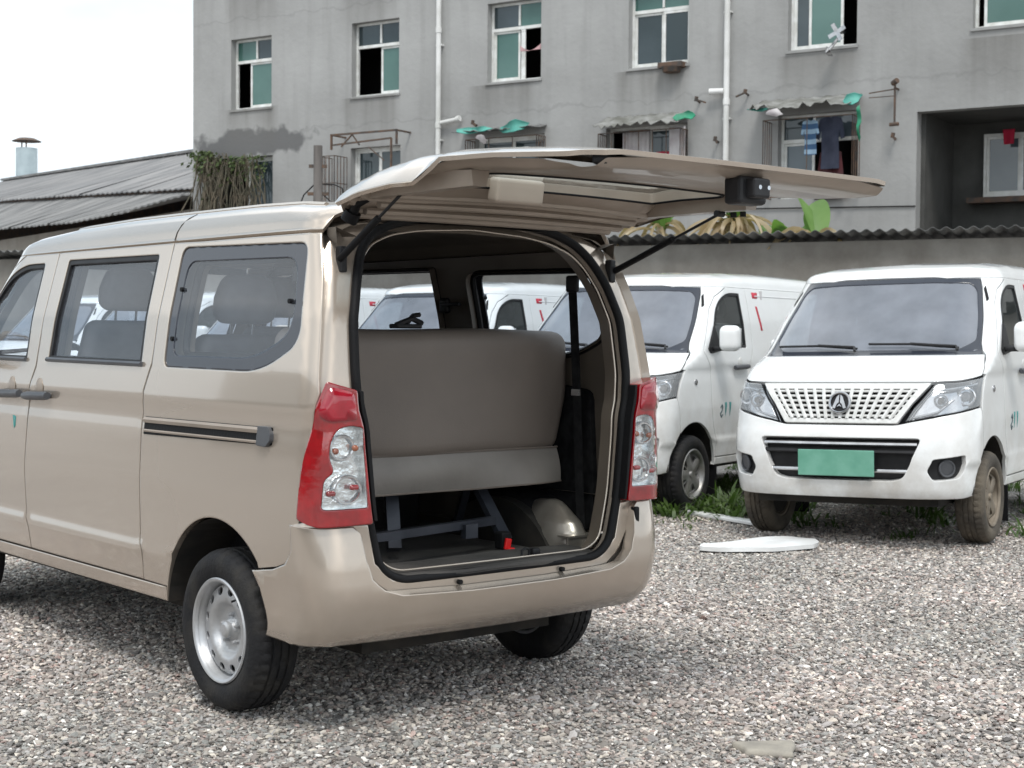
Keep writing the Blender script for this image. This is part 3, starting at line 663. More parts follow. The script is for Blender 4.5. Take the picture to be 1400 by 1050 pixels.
OPEN = [(-.47, .532), (.47, .532), (.553, .58), (.590, .75), (.608, .90), (.637, 1.16), (.652, 1.26), (.668, 1.45), (.656, 1.60), (.632, 1.69), (.575, 1.752), (.46, 1.795), (.30, 1.817), (0, 1.832)]
OPEN = OPEN+[(-x, z) for x, z in OPEN[:1:-1][1:]]
OPEN = roundpoly(OPEN, .05, 5)

def hero_rear(root):
    rm = rear_map()
    P_out = [(-.70, .50), (.70, .50), (.86, .62), (.86, .745), (.835, .76), (.835, 1.20), (.835, 1.60), (.83, 1.67), (.79, 1.715), (.73, 1.755), (.65, 1.79), (.45, 1.835), (0, 1.857)]
    P_out = P_out+[(-x, z) for x, z in P_out[:1:-1][1:]]
    rr = offmap(rm, -.030)
    rf = panel('rear_frame', P_out, [OPEN], rr, M['gold'], root, .04, .035)
    # painted outer return next to the pillar edge
    for s in (-1, 1):
        q = [(s*.775, .745), (s*.79, 1.0), (s*.79, 1.25), (s*.785, 1.5), (s*.775, 1.68), (s*.76, 1.78)]
    wsl = tube_on(rr, OPEN, .017, 10, True, .006, sp=.03); wsl.build('weatherstrip', M['rubber'], root, True, 80)
    o2 = MB(); q = densify(offset_poly(OPEN, .028), .03); V = offmap(rm, -.055)(q[:, 0], q[:, 1]); o2.tube(V, .0042, 6, True); o2.build('opening_flange', M['gold'], root, True, 80)
    # sill ledge between bumper and opening
    led = [(-.735, .735), (-.66, .66), (-.60, .56), (-.52, .49), (-.40, .470), (.40, .470), (.52, .49), (.60, .56), (.66, .66), (.735, .735), (.70, .745), (.60, .735), (.575, .60), (.50, .537), (-.50, .537), (-.575, .60), (-.60, .735), (-.70, .745)]
    panel('rear_sill', led, [], offmap(rm, -.012), M['gold'], root, .05, .02)
    for x in (-.22, .28):
        c = Vector(rm(x, .505)); MB().cyl(c+Vector((0, .015, 0)), c+Vector((0, -.004, .001)), .009, 12).build('rubber_stop', M['rubber'], root)
        c = Vector(rm(x, .487)); MB().cyl(c+Vector((0, .015, 0)), c+Vector((0, -.002, 0)), .006, 8).build('rubber_stop', M['rubber'], root)
    # bumper
    bm = rear_map(Bz, .125, .125, .018, .04, .205)
    side_y = lambda y: .815-.125+.205+(y-(float(Bz(.45))+.125+.04))
    e = [(side_y(.30), .330), (side_y(.325), .38), (side_y(.385), .47), (side_y(.436), .556)]
    top = [(side_y(.436), .556), (side_y(.30), .575), (side_y(.215), .602), (side_y(.165), .655), (side_y(.148), .742), (.80, .738), (.655, .738), (.632, .715), (.622, .62), (.600, .555), (.56, .515), (.49, .492), (.2, .482)]
    P = [(0, .318), (.60, .320), (.80, .322)]+e+top[1:]
    P = P+[(-x, z) for x, z in P[:0:-1]]
    bp = panel('rear_bumper', np.array(P), [], bm, M['gold'], root, .045, .05, insets=(.005, .012), lip=.8)
    # ledge on top of the bumper wings
    for s in (-1, 1):
        V = []; F = []; n = 10
        us = np.linspace(.630, side_y(.148), n)
        for i, u in enumerate(us):
            a = bm(s*u, .7385); b = rm(s*min(u, .97)*(.80/.83), .752); b = b+np.array([0, 0.0, 0.002]); V += [a, b]
        for i in range(n-1): F.append((2*i, 2*i+2, 2*i+3, 2*i+1))
        fix_normals(mesh_from('bumper_step', V, F, M['gold'], bp, smooth=True))
    # striker plate on the right pillar and its twin, and body bumpstop
    for s in (-1, 1):
        if s > 0: c = Vector(rm(s*.662, .675)); mb = MB(); rbox(mb, (c if s > 0 else Vector((.6, .3, .7)))+Vector((0, -.012, 0)), (.028, .030, .085), .008, 4)
        if s > 0: mb.build('buffer_pad', M['rubber'], root, True)
        tail_lamp(root, s)
        q = roundpoly([(s*.583, .752), (s*.610, .98), (s*.644, 1.195), (s*.657, 1.198), (s*.625, .98), (s*.595, .752)], .003, 2); q = q if s > 0 else q[::-1]
        panel('lamp_gasket', q, [], offmap(rm, .025), M['rubber'], root, .04, .07, insets=())

def door_with_window(name, root, sd, outline, win, m, paint, frame_w=.022, gl='side_glass'):
    sm = side_map(sd); fl = sd < 0
    d = panel(name, offset_poly(np.array(outline), G), [win], sm, M[paint], root, .045, .025, flip=fl)
    panel('window_frame', offset_poly(win, .001), [offset_poly(win, frame_w)], offmap(sm, -.003, fl), M['black'], d, .04, .016, flip=fl)
    panel('window_glass', offset_poly(win, .01), [], offmap(sm, -.014, fl), M[gl], d, .10, 0, flip=fl, insets=())
    return d

def hero_side(root, sd):
    sm = side_map(sd); fl = sd < 0
    fd = side_front(root, sd, 'gold', False)
    sl = door_with_window('sliding_door', root, sd, S_SEAM+[(y, z) for y, z in B_SEAM[::-1]], SWIN, None, 'gold')
    handle(sl, sd, 2.305, 1.108)
    # black sill strips under the panes
    for d, a, b in ((fd, 2.47, 3.15), (sl, 1.32, 2.235)):
        q = densify([(a, 1.262), (b, 1.266)], .05, False); MB().tube(offmap(sm, .004, fl)(q[:, 0], q[:, 1]), .011, 6).build('waist_seal', M['darkgrey'], d, True)
    arch = circ(.727, .30, .408, 3, 148, 30)[::-1]
    arc = [p for p in circ(.727, .30, .408, 141, 8, 34)]
    arc2 = arc + [(1.128, .345)]
    out = [(.142, .757), (.157, .66), (.215, .606), (.30, .580), (.420, .560)]+[p for p in arc if p[0] > .42]+[(1.133, .402)]+[(y, z) for y, z in S_SEAM]
    out += [(1.0, 1.740), (.6, 1.740), *[(float(rear_map()(.805, z)[1]), z) for z in (1.738, *np.arange(1.72, 1.25, -.03), 1.236)], (.066, 1.19), (.085, 1.09), (.118, .95), (.136, .80)]
    qp = panel('quarter_panel', offset_poly(np.array(out), G*.8), [QWIN], sm, M['gold'], root, .045, .035, flip=fl)
    panel('window_border', offset_poly(QWIN, .001), [QCLR], offmap(sm, -.0045, fl), M['frit'], qp, .03, .006, flip=fl)
    panel('window_glass', offset_poly(QCLR, -.003), [], offmap(sm, -.007, fl), M['side_glass'], qp, .10, 0, flip=fl, insets=())
    for y, z in ((1.090, 1.555), (1.100, 1.365), (.285, 1.50)):
        c = Vector(sm(np.array([y]), np.array([z]))[0]); MB().cyl(c-Vector((sd*.02, 0, 0)), c+Vector((sd*.004, 0, 0)), .009, 10).build('window_clip', M['rubber'], qp)
    # sliding-door rail: dark channel, two mouldings and end cap
    rl = panel('door_rail', roundpoly([(1.284, 1.058), (.325, 1.062), (.325, 1.000), (1.289, .988)], .004, 2), [], offmap(sm, .0035, fl), M['rubber'], root, .05, .006, flip=fl)
    for (z0, z1, w) in ((1.044, 1.046, .0125), (1.003, 1.005, .006)):
        q = densify([(1.280, z0), (.40, z1+.002)], .05, False); MB().tube(offmap(sm, .004, fl)(q[:, 0], q[:, 1]), w, 6).build('rail_moulding', M['inner_gold'], rl, True)
    panel('rail_end_cap', roundpoly([(.405, 1.064), (.335, 1.064), (.318, 1.04), (.318, 1.015), (.345, .993), (.408, .996)], .006, 3), [], offmap(sm, .016, fl), M['darkgrey'], rl, .03, .018, flip=fl, insets=(.003,))
    side_surface_misc(root, sd, 'gold')
    MB().tube([tuple(roof_map(sd*x_, y_)+np.array([0, 0, .0005])) for x_, y_ in ((.709, 1.232), (.700, 1.228), (.685, 1.218), (.66, 1.205), (.63, 1.195))], .0028, 5).build('roof_seam', M['hole'], root)
    MB().tube([tuple(roof_map(sd*.575, y_)+np.array([0, 0, -.003])) for y_ in np.linspace(.35, 2.4, 40)], .012, 6).build('roof_bead', M['gold'], root, True)
    # interior lining of this side
    ims = side_map(sd, -.062); P = [(.26, .55), (3.05, .55), (3.25, 1.20), (2.92, 1.56), (2.70, 1.735), (.26, 1.74)]
    P = [(.10, .56), (.26, .55), (.26, .735), (1.20, .735), (1.20, .55), (3.05, .55), (3.22, 1.18), (2.98, 1.56), (2.72, 1.735), (.22, 1.74), (.15, 1.6), (.08, 1.2)]
    li = panel('side_lining', P, [offset_poly(FWIN, -.004)if False else offset_poly(FWIN, .004), offset_poly(SWIN, .006), offset_poly(QCLR, -.004)], ims, M['trim'], root, .07, -.035, flip=not fl)
    q = densify(QCLR, .03); MB().tube(side_map(sd, -.058)(q[:, 0], q[:, 1]), .014, 6, True).build('window_seal', M['rubber'], li, True)
    q = densify(offset_poly(SWIN, .01), .03); MB().tube(side_map(sd, -.052)(q[:, 0], q[:, 1]), .014, 6, True).build('window_seal', M['rubber'], li, True)
    # gap backing so that panel joints read dark and closed
    wheel_house(root, .727, sd); wheel_house(root, FWY, sd)

def gate_z(x, y):
    x = np.asarray(x, float); y = np.asarray(y, float)
    return GC(y)-.004*(x/.7)**2-np.interp(y, [-1.3, -.75, -.50, -.38, .2], [.030, .030, .036, .105, .100])*np.clip((np.abs(x)-.56)/.165, 0, 2)**2.0
GC = table([-1.22, -1.17, -1.10, -.95, -.75, -.5, -.25, -.05, .08, .17], [1.900, 1.912, 1.922, 1.940, 1.957, 1.972, 1.974, 1.952, 1.922, 1.888], .02)

def tailgate(root):
    gm = lambda x, y: np.stack([x+0*y, y+0*x, gate_z(x, y)], -1)
    half = [(0, .150), (.45, .147), (.66, .130), (.715, .09), (.725, -.30), (.72, -.75), (.712, -.95), (.69, -1.06), (.665, -1.085), (.655, -1.115), (.640, -1.160), (.45, -1.178), (0, -1.188)]
    P = half+[(-x, y) for x, y in half[::-1][1:-1]]; P = roundpoly(P, .014, 3)
    win = roundpoly([(-.575, -.13), (.575, -.13), (.60, -.50), (.53, -.575), (-.53, -.575), (-.60, -.50)], .05, 4)
    g = panel('tailgate', P, [win], gm, M['gold'], root, .05, .014, insets=(.006, .02, .04), lip=.6)
    panel('rear_window', offset_poly(win, -.003), [], offmap(gm, -.040), M['gate_glass'], g, .10, 0, insets=())
    # ---- inner side
    low = table([-1.2, -1.14, -1.0, -.85, -.70, -.62, -.30, -.13, -.10, -.06, -.02, .02, .06, .09, .12, .17], [1.878, 1.862, 1.860, 1.868, 1.882, 1.893, 1.893, 1.886, 1.846, 1.876, 1.824, 1.858, 1.806, 1.846, 1.800, 1.800], .004)
    def inner(x, y):
        x = np.asarray(x, float)+0*y; y = np.asarray(y, float)+0*x; top = gate_z(x, y)-.012
        edge = np.minimum(.725-np.abs(x), y+1.18); f = np.clip(edge/.07, 0, 1); f = f*f*(3-2*f)
        frame = low(y)+.010*np.clip(1-(x/.62)**2, 0, 1)*np.clip((.17-y)/.2, 0, 1)
        return np.stack([x, y, top*(1-f)+np.minimum(frame, top)*f], -1)
    win2 = offset_poly(win, .03)
    ip = panel('inner_panel', offset_poly(P, .010), [win2], inner, M['inner_gold'], g, .035, .0, flip=True, insets=(.01, .03, .06), lip=0)
    V = []; F = []; q = densify(win2, .04); A = inner(q[:, 0], q[:, 1]); Bp = gm(q[:, 0], q[:, 1])-np.array([0, 0, .036]); n = len(q)
    for i in range(n): V += [A[i], Bp[i]]
    for i in range(n): F.append((2*i, 2*((i+1) % n), 2*((i+1) % n)+1, 2*i+1))
    mesh_from('window_return', V, F, M['inner_gold'], ip, smooth=True)
    q = densify(offset_poly(win, .018), .04); B2 = gm(q[:, 0], q[:, 1])-np.array([0, 0, .046]); MB().tube(B2, .012, 6, True).build('window_seal', M['rubber'], g, True)
    q = densify(offset_poly(win2, -.004), .04); MB().tube(inner(q[:, 0], q[:, 1])-np.array([0, 0, .001]), .0055, 6, True).build('inner_seal', M['rubber'], g, True)
    for s in (1,):
        for y_ in (-.50, -.545): MB().cyl((s*.625-.0, y_, 1.822), (s*.625, y_, 1.84), .011, 12).build('drain_hole', M['hole'], g)
    # box section along the sides of the pane, where the struts hold
    for s in (-1, 1):
        mb = MB(); pr = [(.130, 1.826, .014), (.02, 1.850, .030), (-.10, 1.862, .045), (-.30, 1.866, .05), (-.50, 1.866, .05), (-.585, 1.864, .046)]
        V = []; F = []
        for y, z, h in pr:
            for dx, dz in ((-.045, h), (-.036, -h*.7), (.030, -h*.7), (.045, h)): V.append((s*(.625)+dx*.8, y, z+dz*.62))
        for i in range(len(pr)-1):
            for j in range(3): F.append((i*4+j, i*4+j+1, i*4+j+5, i*4+j+4))
        F += [(0, 1, 2, 3), tuple(len(V)-4+i for i in (3, 2, 1, 0))]; mb.add(V, F); o = mb.build('side_rail', M['inner_gold'], g); fix_normals(o)
    for y in (-.09, -.02, .06, .12):
        mb = MB(); Q = [(x, y+.012*(x/.6)**2, float(inner(np.array([x]), np.array([y]))[0][2])-.002) for x in np.linspace(-.60, .60, 15)]; mb.tube(Q, .015, 8, False, 1.0); mb.build('stiffening_rib', M['inner_gold'], g, True)
    # cover of the high brake lamp
    mb = MB(); rbox(mb, (-.135, -.175, 1.888), (.215, .06, .085), .014, 4, Matrix.Rotation(rad(10), 3, 'X')); mb.build('brake_lamp_cover', M['pale_beige'], g, True, 60)
    # latch, buffers, wiper motor cover
    mb = MB(); mb.box((0, -1.105, 1.835), (.125, .07, .085), bev=.012); mb.box((.0, -1.15, 1.84), (.075, .05, .06), bev=.008); la = mb.build('latch', M['black'], g)
    for dx in (-.012, .028): MB().cyl((dx, -1.176, 1.842), (dx, -1.170, 1.842), .007, 10).build('latch_screw', M['chrome_pure'], la)
    for s in (-1,):
        mb = MB(); rbox(mb, (s*.575, -1.105, 1.886), (.115, .05, .034), .012, 4, Matrix.Rotation(s*rad(-10), 3, 'Z')); mb.build('corner_buffer', M['black'], g, True, 50)
    # hinges
    for s in (-1, 1):
        mb = MB(); mb.box((s*.43, .150, 1.842), (.058, .05, .008)); mb.box((s*.43-.022, .135, 1.829), (.010, .075, .034)); mb.box((s*.43+.022, .135, 1.829), (.010, .075, .034)); mb.cyl((s*.43-.035, .125, 1.823), (s*.43+.035, .125, 1.823), .008, 10)
        mb.box((s*.43, .10, 1.812), (.062, .04, .008)); mb.build('gate_hinge', M['inner_gold'], root)
    mb = MB(); mb.tube([(-.63, .10, 1.80), (-.645, .055, 1.83), (-.63, .01, 1.85), (-.60, -.02, 1.855)], .017, 10); mb.cyl((-.635, .12, 1.775), (-.63, .10, 1.805), .030, 14); mb.build('cable_boot', M['rubber'], root, True)
    for s in (-1, 1):
        a = Vector((s*.705 if s < 0 else .60, .075, 1.655)); a = Vector((s*.665, .045, 1.655)); b = Vector((s*.60, -.30 if s < 0 else -.46, 1.842))
        a = Vector(offmap(rear_map(), -.012)(s*.735, 1.650)); b = Vector((.60, -.455, 1.836)) if s > 0 else Vector((-.62, -.20, 1.868))
        mid = a.lerp(b, .58); st = MB().cyl(a, mid, .0125, 14).cyl(mid, mid+(b-a)*.012, .0125, 14, .008).build('gas_strut', M['rubber'], root, True, 40)
        MB().cyl(mid, b, .0055, 10).build('strut_rod', M['black'], st, True, 50)
        MB().cyl(b-Vector((s*.02, 0, 0)), b+Vector((s*.018, 0, 0)), .012, 10).build('strut_mount', M['black'], st)
        mb = MB(); mb.box(a+Vector((-s*.012, .01, 0)), (.03, .035, .09), bev=.006); mb.build('strut_bracket', M['black'], st)

def seat(root, x, y, z, w=.46, headrest=True, m='seat_cloth', tilt=12):
    t = empty('seat', (x, y, z)); t.parent = root
    R = Matrix.Rotation(rad(tilt), 3, 'X')
    mb = MB(); rbox(mb, (0, .22, .30), (w, .50, .15), .055, 5, Matrix.Rotation(rad(5), 3, 'X')); mb.build('seat_cushion', M[m], t, True, 80)
    mb = MB(); rbox(mb, (0, -.055, .63), (w, .13, .62), .055, 6, R, lambda p: np.array([p[0]*(1-.22*max(0, p[2])/.31), p[1]-.03*math.cos(p[0]/w*3)*(p[1] > 0), p[2]])); mb.build('seat_back', M[m], t, True, 80)
    if headrest:
        mb = MB(); rbox(mb, (0, -.155, 1.075), (.27, .11, .20), .05, 5, R, lambda p: np.array([p[0]*(1-.25*max(0, p[2])/.1), p[1], p[2]])); mb.build('headrest', M[m], t, True, 80)
        for s in (-1, 1): MB().cyl((s*.05, -.12, .90), (s*.05, -.14, 1.02), .006, 8).build('headrest_post', M['chrome_pure'], t)
    MB().box((0, .18, .11), (w*.8, .40, .22), bev=.02).build('seat_base', M['black'], t)
    return t

def hero_inside(root):
    # floor, load mat, headlining, bulkhead
    fl = MB(); fl.box((0, 2.10, .50), (1.40, 1.88, .04)); fl.box((0, .68, .50), (.99, .96, .04)); fl.box((0, .215, .50), (1.30, .17, .04)); fl.build('cabin_floor', M['carpet'], root)
    MB().box((0, 2.10, .44), (1.50, 1.80, .06)).build('underfloor', M['under'], root)
    mb = MB(); rbox(mb, (0, .185, .537), (1.10, .26, .026), .011, 4, None, lambda p: np.array([p[0], p[1]-.03*(1-(p[0]/.6)**2)*(p[1] < 0), p[2]+(.010*math.sin(p[0]*9) if p[2] > 0 else 0)*.3])); mb.build('sill_trim', M['carpet'], root, True)
    mb = MB(); c = Vector((.18, .13, .552)); mb.tube([c+Vector((-.018, 0, -.005)), c+Vector((-.018, 0, .022)), c+Vector((.0, 0, .030)), c+Vector((.018, 0, .022)), c+Vector((.018, 0, -.005))], .005, 8); mb.box((.235, .14, .560), (.04, .03, .035), bev=.008); mb.build('gate_striker', M['black'], root, True)
    hm = lambda x, y: roof_map(x, y, 0)-np.array([0, 0, .055])
    P = [(-.655, .20), (.655, .20), (.655, 2.60), (.55, 2.86), (-.55, 2.86), (-.655, 2.60)]
    h = panel('headlining', P, [], hm, M['liner'], root, .09, 0, flip=True, insets=(.03,))
    for y in (.72, 1.25, 2.3): pass
    # cant-rail trim between lining and headliner, each side, and the rear header bow
    for s in (-1, 1):
        V = []; F = []; n = 24
        for i in range(n+1):
            y = .16+(2.75-.16)*i/n; x0 = float(_x_at(y, 1.735))-.058; p = hm(np.array(.655), np.array(y)); V += [(s*x0, y, 1.725), (s*.660, y, 1.755), (s*.655, y, float(p[2]))]
        for i in range(n): F += [(3*i, 3*i+3, 3*i+4, 3*i+1), (3*i+1, 3*i+4, 3*i+5, 3*i+2)]
        mesh_from('roof_side_trim', V, F, M['liner'], root, smooth=True)
    bow = MB(); Q = [(x, .30, float(hm(np.array(x), np.array(.30))[2])-.010) for x in np.linspace(-.64, .64, 21)]; bow.tube(Q, .045, 10, False, .5); bow.build('roof_bow', M['liner'], root, True)
    rm = rear_map(); q = densify(OPEN, .04); A = offmap(rm, -.085)(q[:, 0], q[:, 1]); c = np.array([0, 0, 1.15]); V = []; F = []; n = len(q)
    for i in range(n):
        p = A[i]; k = c+(p-c)*np.array([1.045, 1, 1.02]); V += [p, (k[0], p[1]+.085, k[2])]
    for i in range(n):
        if .56 < (q[i][1]+q[(i+1) % n][1])/2: F.append((2*i, 2*i+1, 2*((i+1) % n)+1, 2*((i+1) % n)))
    mesh_from('opening_lining', V, F, M['header_trim'], root, smooth=True)
    # wheel tubs in the load bay, blackened to put deep shade into the colour
    for s in (-1, 1):
        V = []; F = []; n = 18; xs_ = [(.74, .0), (.625, .0), (.59, -.012), (.567, -.035), (.560, -.07)]
        for i in range(n+1):
            a = rad(180*i/n)
            for x, dr in xs_: V.append((s*x, .76+(.40+dr)*math.cos(a)*.92, .50+(.235+dr)*math.sin(a)))
        k = len(xs_)
        for i in range(n):
            for j in range(k-1): F.append((i*k+j, (i+1)*k+j, (i+1)*k+j+1, i*k+j+1))
        F.append(tuple(i*k+k-1 for i in range(n+1))); o = mesh_from('wheel_tub', V, F, M['blackcloth_shade'], root, smooth=True); o.data.set_sharp_from_angle(angle=rad(50))
        V2 = []; F2 = []; nu, nv = 22, 12
        for i in range(nu+1):
            a = math.pi*2*i/nu
            for j in range(nv+1):
                e = (math.pi/2)*j/nv; rr2 = math.sin(e); V2.append((s*(.625+(.088+.012*(rr2 > .97))*rr2*math.cos(a)), .50+(.20+.02*(rr2 > .97))*rr2*math.sin(a), .52+.185*max(0, math.cos(e)+.06*math.sin(e*6))**.75))
        for i in range(nu):
            for j in range(nv): q_ = i*(nv+1)+j; F2.append((q_, q_+nv+1, q_+nv+2, q_+1))
        dm_ = fix_normals(mesh_from('tub_dome', V2, F2, M['tub'], o, smooth=True))
        mb = MB(); mb.box((s*.615, .285, .548), (.17, .012, .055), bev=.004); mb.box((s*.615, .305, .578), (.18, .06, .008)); mb.box((s*.64, .272, .545), (.06, .012, .03)); mb.build('tub_bracket', M['tub'], o)
    # rear bench seen from behind
    b = empty('bench_seat', (0, .62, .52)); b.parent = root
    R = Matrix.Rotation(rad(3), 3, 'X')
    def shp(p): return np.array([p[0]*(1-.075*max(0, -p[2]/.25)-.02*max(0, p[2]/.25)), p[1]-.020*math.cos(min(1, abs(p[0])/.62)*1.5)*(p[1] < 0), p[2]+.004*math.sin(p[0]*7)])
    mb = MB(); rbox(mb, (.035, -.06, .640), (1.38, .16, .500), .060, 10, R, shp); mb.build('seat_back', M['vinyl'], b, True, 80)
    # loose flap hanging below it, wavy at the free corner
    V = []; F = []; nx, nz = 40, 8
    for i in range(nx+1):
        u = i/nx; x = -.64+1.30*u
        for j in range(nz+1):
            v = j/nz; w = .5+.5*math.tanh((u-.80)*9); z = .405-.145*v-.012*u*v+.018*w*v; y = -.135-.018*math.sin(math.pi*v)*(1-.5*w)-.06*w*v**1.6*math.sin((u-.72)*9)+.012*math.sin(u*11+v*2)*v
            V.append((x, y+.012, z))
    for i in range(nx):
        for j in range(nz): a = i*(nz+1)+j; F.append((a, a+nz+1, a+nz+2, a+1))
    fl2 = mesh_from('seat_flap', V, F, M['vinyl_light'], b, smooth=True)
    MB().tube([(-.64, -.128, .407), (0, -.128, .407), (.66, -.126, .405)], .0045, 6).build('piping', M['vinyl'], b)
    e = [V[i*(nz+1)+nz] for i in range(nx+1)]; MB().tube(e, .004, 6).build('piping', M['vinyl'], b, True)
    mb = MB(); rbox(mb, (.02, .26, .33), (1.28, .46, .14), .05, 6); mb.build('seat_cushion', M['vinyl'], b, True, 80)
    mb = MB(); mb.bar((-.66, -.30, .115), (.30, -.15, .125), .032)
    mb.bar((.33, .03, .30), (.325, -.20, .05), .050, .028); mb.bar((.36, .08, .28), (.46, .30, .03), .03); mb.bar((-.45, .05, .30), (-.56, -.26, .04), .04, .026)
    mb.bar((-.6, .10, .29), (.6, .10, .29), .03); mb.box((.14, -.20, .100), (.06, .03, .055)); mb.bar((-.1, .0, .30), (-.15, -.1, .04), .05); mb.build('seat_frame', M['steel_blue'], b)
    mb = MB(); mb.box((.285, -.23, .055), (.05, .05, .07), bev=.008); mb.box((-.60, -.40, .035), (.06, .07, .04), bev=.01); mb.tube([(-.62, -.36, .09), (-.55, -.42, .05), (-.50, -.43, .025)], .014, 8); mb.build('frame_foot', M['rubber'], b)
    mb = MB(); mb.box((.275, -.272, .045), (.028, .012, .045), Matrix.Rotation(.2, 3, 'Y'), bev=.003); mb.box((.282, -.280, .022), (.034, .022, .018), bev=.004); mb.build('release_tab', M['red_plastic'], b)
    mb = MB(); mb.box((-.08, -.07, .900), (.12, .06, .018), bev=.006); mb.tube([(-.14, -.09, .905), (-.07, -.095, .930), (-.01, -.08, .912)], .011, 6); mb.tube([(-.09, -.09, .910), (-.05, -.08, .942), (-.02, -.08, .945)], .010, 6); mb.build('belt_tongue', M['black'], b)
    # black felt pad and seat belts at the right pillar
    sm = side_map(1, -.085); P = roundpoly([(.34, .58), (1.10, .58), (1.10, 1.05), (.78, 1.20), (.36, 1.16)], .06, 4); panel('felt_pad', P, [], sm, M['blackcloth_shade'], root, .08, .03, flip=True)
    for s in (-1, 1):
        mb = MB(); Q = [(s*.655, .40, 1.60), (s*.665, .395, 1.40), (s*.672, .385, 1.15), (s*.675, .37, .80), (s*.68, .36, .58)]
        V = []; F = []
        for x, y, z in Q:
            for dy in (-.024, .024): V.append((x, y+dy, z)); V.append((x-s*.003, y+dy, z))
        for i in range(len(Q)-1): a = 4*i; F += [(a, a+2, a+6, a+4), (a+1, a+5, a+7, a+3), (a, a+4, a+5, a+1), (a+2, a+3, a+7, a+6)]
        mb.add(V, F); sb = mb.build('seat_belt', M['blackcloth_shade'], root)
        MB().box((s*.655, .40, 1.60), (.03, .06, .07), bev=.01).build('belt_anchor', M['black'], sb)
        MB().box((s*.665, .385, 1.155), (.012, .05, .028), bev=.003).build('belt_buckle', M['chrome_pure'], sb)
    for s in (1,): 
        mb = MB(); rbox(mb, (s*.66, 1.265, 1.52), (.03, .06, .07), .014, 4); mb.box((s*.64, 1.20, 1.525), (.02, .14, .016), bev=.005); mb.build('belt_guide', M['black'], root, True)
    # front rows
    seat(root, -.42, 2.39, .51); seat(root, .40, 2.39, .49)
    seat(root, -.44, 1.30, .45, .50); seat(root, .38, 1.34, .45, .48, False)
    mb = MB(); rbox(mb, (0, 3.26, 1.02), (1.42, .42, .34), .09, 5); mb.build('dashboard', M['black'], root, True)
    st = MB(); c = Vector((-.40, 3.00, 1.17)); d1 = Vector((1, 0, 0)); d2 = Vector((0, .45, .9)).normalized()
    st.tube([c+d1*.19*math.cos(a)+d2*.19*math.sin(a) for a in np.linspace(0, 2*math.pi, 32, endpoint=False)], .014, 8, True); st.bar(c-d1*.18, c+d1*.18, .03); st.bar(c, c+Vector((0, .2, -.12)), .05); st.build('steering_wheel', M['black'], root, True)
    panel('door_sticker', [(2.61, 1.005), (2.575, 1.0), (2.58, .955), (2.595, .945)], [], side_map(-1, .0015), M['teal'], root, .03, .001, flip=True, insets=())

def underbody(root):
    mb = MB(); mb.box((0, 2.0, .36), (1.42, 3.5, .10)); mb.box((0, .55, .30), (.9, .5, .14)); mb.cyl((-.66, RWY, RT), (.66, RWY, RT), .05, 12); mb.cyl((-.66, FWY, RT), (.66, FWY, RT), .04, 12)
    mb.box((0, 3.7, .42), (1.2, .5, .3)); mb.build('underbody', M['under'], root)

# ------------------------------------------------------------------ ground
def ground_material():
    m = bpy.data.materials.new('crushed_stone_ground'); m.use_nodes = True; t = m.node_tree; b = t.nodes['Principled BSDF']; b.inputs['Roughness'].default_value = .9
    c = t.nodes.new('ShaderNodeTexCoord')
    v = t.nodes.new('ShaderNodeTexVoronoi'); v.inputs['Scale'].default_value = 48; t.links.new(c.outputs['Object'], v.inputs['Vector'])
    r = t.nodes.new('ShaderNodeValToRGB'); s = t.nodes.new('ShaderNodeSeparateColor'); t.links.new(v.outputs['Color'], s.inputs[0]); t.links.new(s.outputs[0], r.inputs[0])
    cols = [(.17, .16, .155), (.26, .23, .215), (.35, .325, .305), (.41, .345, .315), (.31, .31, .295), (.62, .60, .57), (.47, .44, .40)]
    el = r.color_ramp.elements; el[0].color = (*cols[0], 1); el[1].position = 1; el[1].color = (*cols[-1], 1)
    for i, k in enumerate(cols[1:-1]): e = el.new((i+1)/6); e.color = (*k, 1)
    n = t.nodes.new('ShaderNodeTexNoise'); n.inputs['Scale'].default_value = .7; n.inputs['Detail'].default_value = 6; t.links.new(c.outputs['Object'], n.inputs['Vector'])
    mr = t.nodes.new('ShaderNodeMapRange'); mr.inputs['From Min'].default_value = .3; mr.inputs['From Max'].default_value = .7; mr.inputs['To Min'].default_value = .62; mr.inputs['To Max'].default_value = 1.0; t.links.new(n.outputs['Fac'], mr.inputs['Value'])
    x = t.nodes.new('ShaderNodeMix'); x.data_type = 'RGBA'; x.blend_type = 'MULTIPLY'; x.inputs[0].default_value = 1; t.links.new(r.outputs[0], x.inputs[6])
    t.links.new(mr.outputs[0], x.inputs[7]); t.links.new(x.outputs[2], b.inputs['Base Color'])
    bn = t.nodes.new('ShaderNodeBump'); bn.inputs['Strength'].default_value = .9; bn.inputs['Distance'].default_value = .012; bn.invert = True
    t.links.new(v.outputs['Distance'], bn.inputs['Height']); t.links.new(bn.outputs[0], b.inputs['Normal']); return m
def hgt(x, y): return .012*np.sin(x*1.7+.6)*np.cos(y*1.3-.4)+.006*np.sin(x*4.1+y*3.3)
gx = np.concatenate([[-160, -80, -40, -20], np.linspace(-10, 16, 105), [22, 40, 80, 160]]); gy = np.concatenate([[-160, -80, -40, -20], np.linspace(-7, 14, 85), [18, 24, 40, 80, 160]])
X, Y = np.meshgrid(gx, gy, indexing='ij'); Z = hgt(X, Y)*((np.abs(X-3) < 13) & (np.abs(Y-3.5) < 10.5))-.004; V = np.stack([X.ravel(), Y.ravel(), Z.ravel()], 1); k = len(gy)
F = [(i*k+j, (i+1)*k+j, (i+1)*k+j+1, i*k+j+1) for i in range(len(gx)-1) for j in range(k-1)]
M['ground'] = ground_material()
g = mesh_from('ground', V, F, M['ground'], None, smooth=True); tag(g, kind='structure')

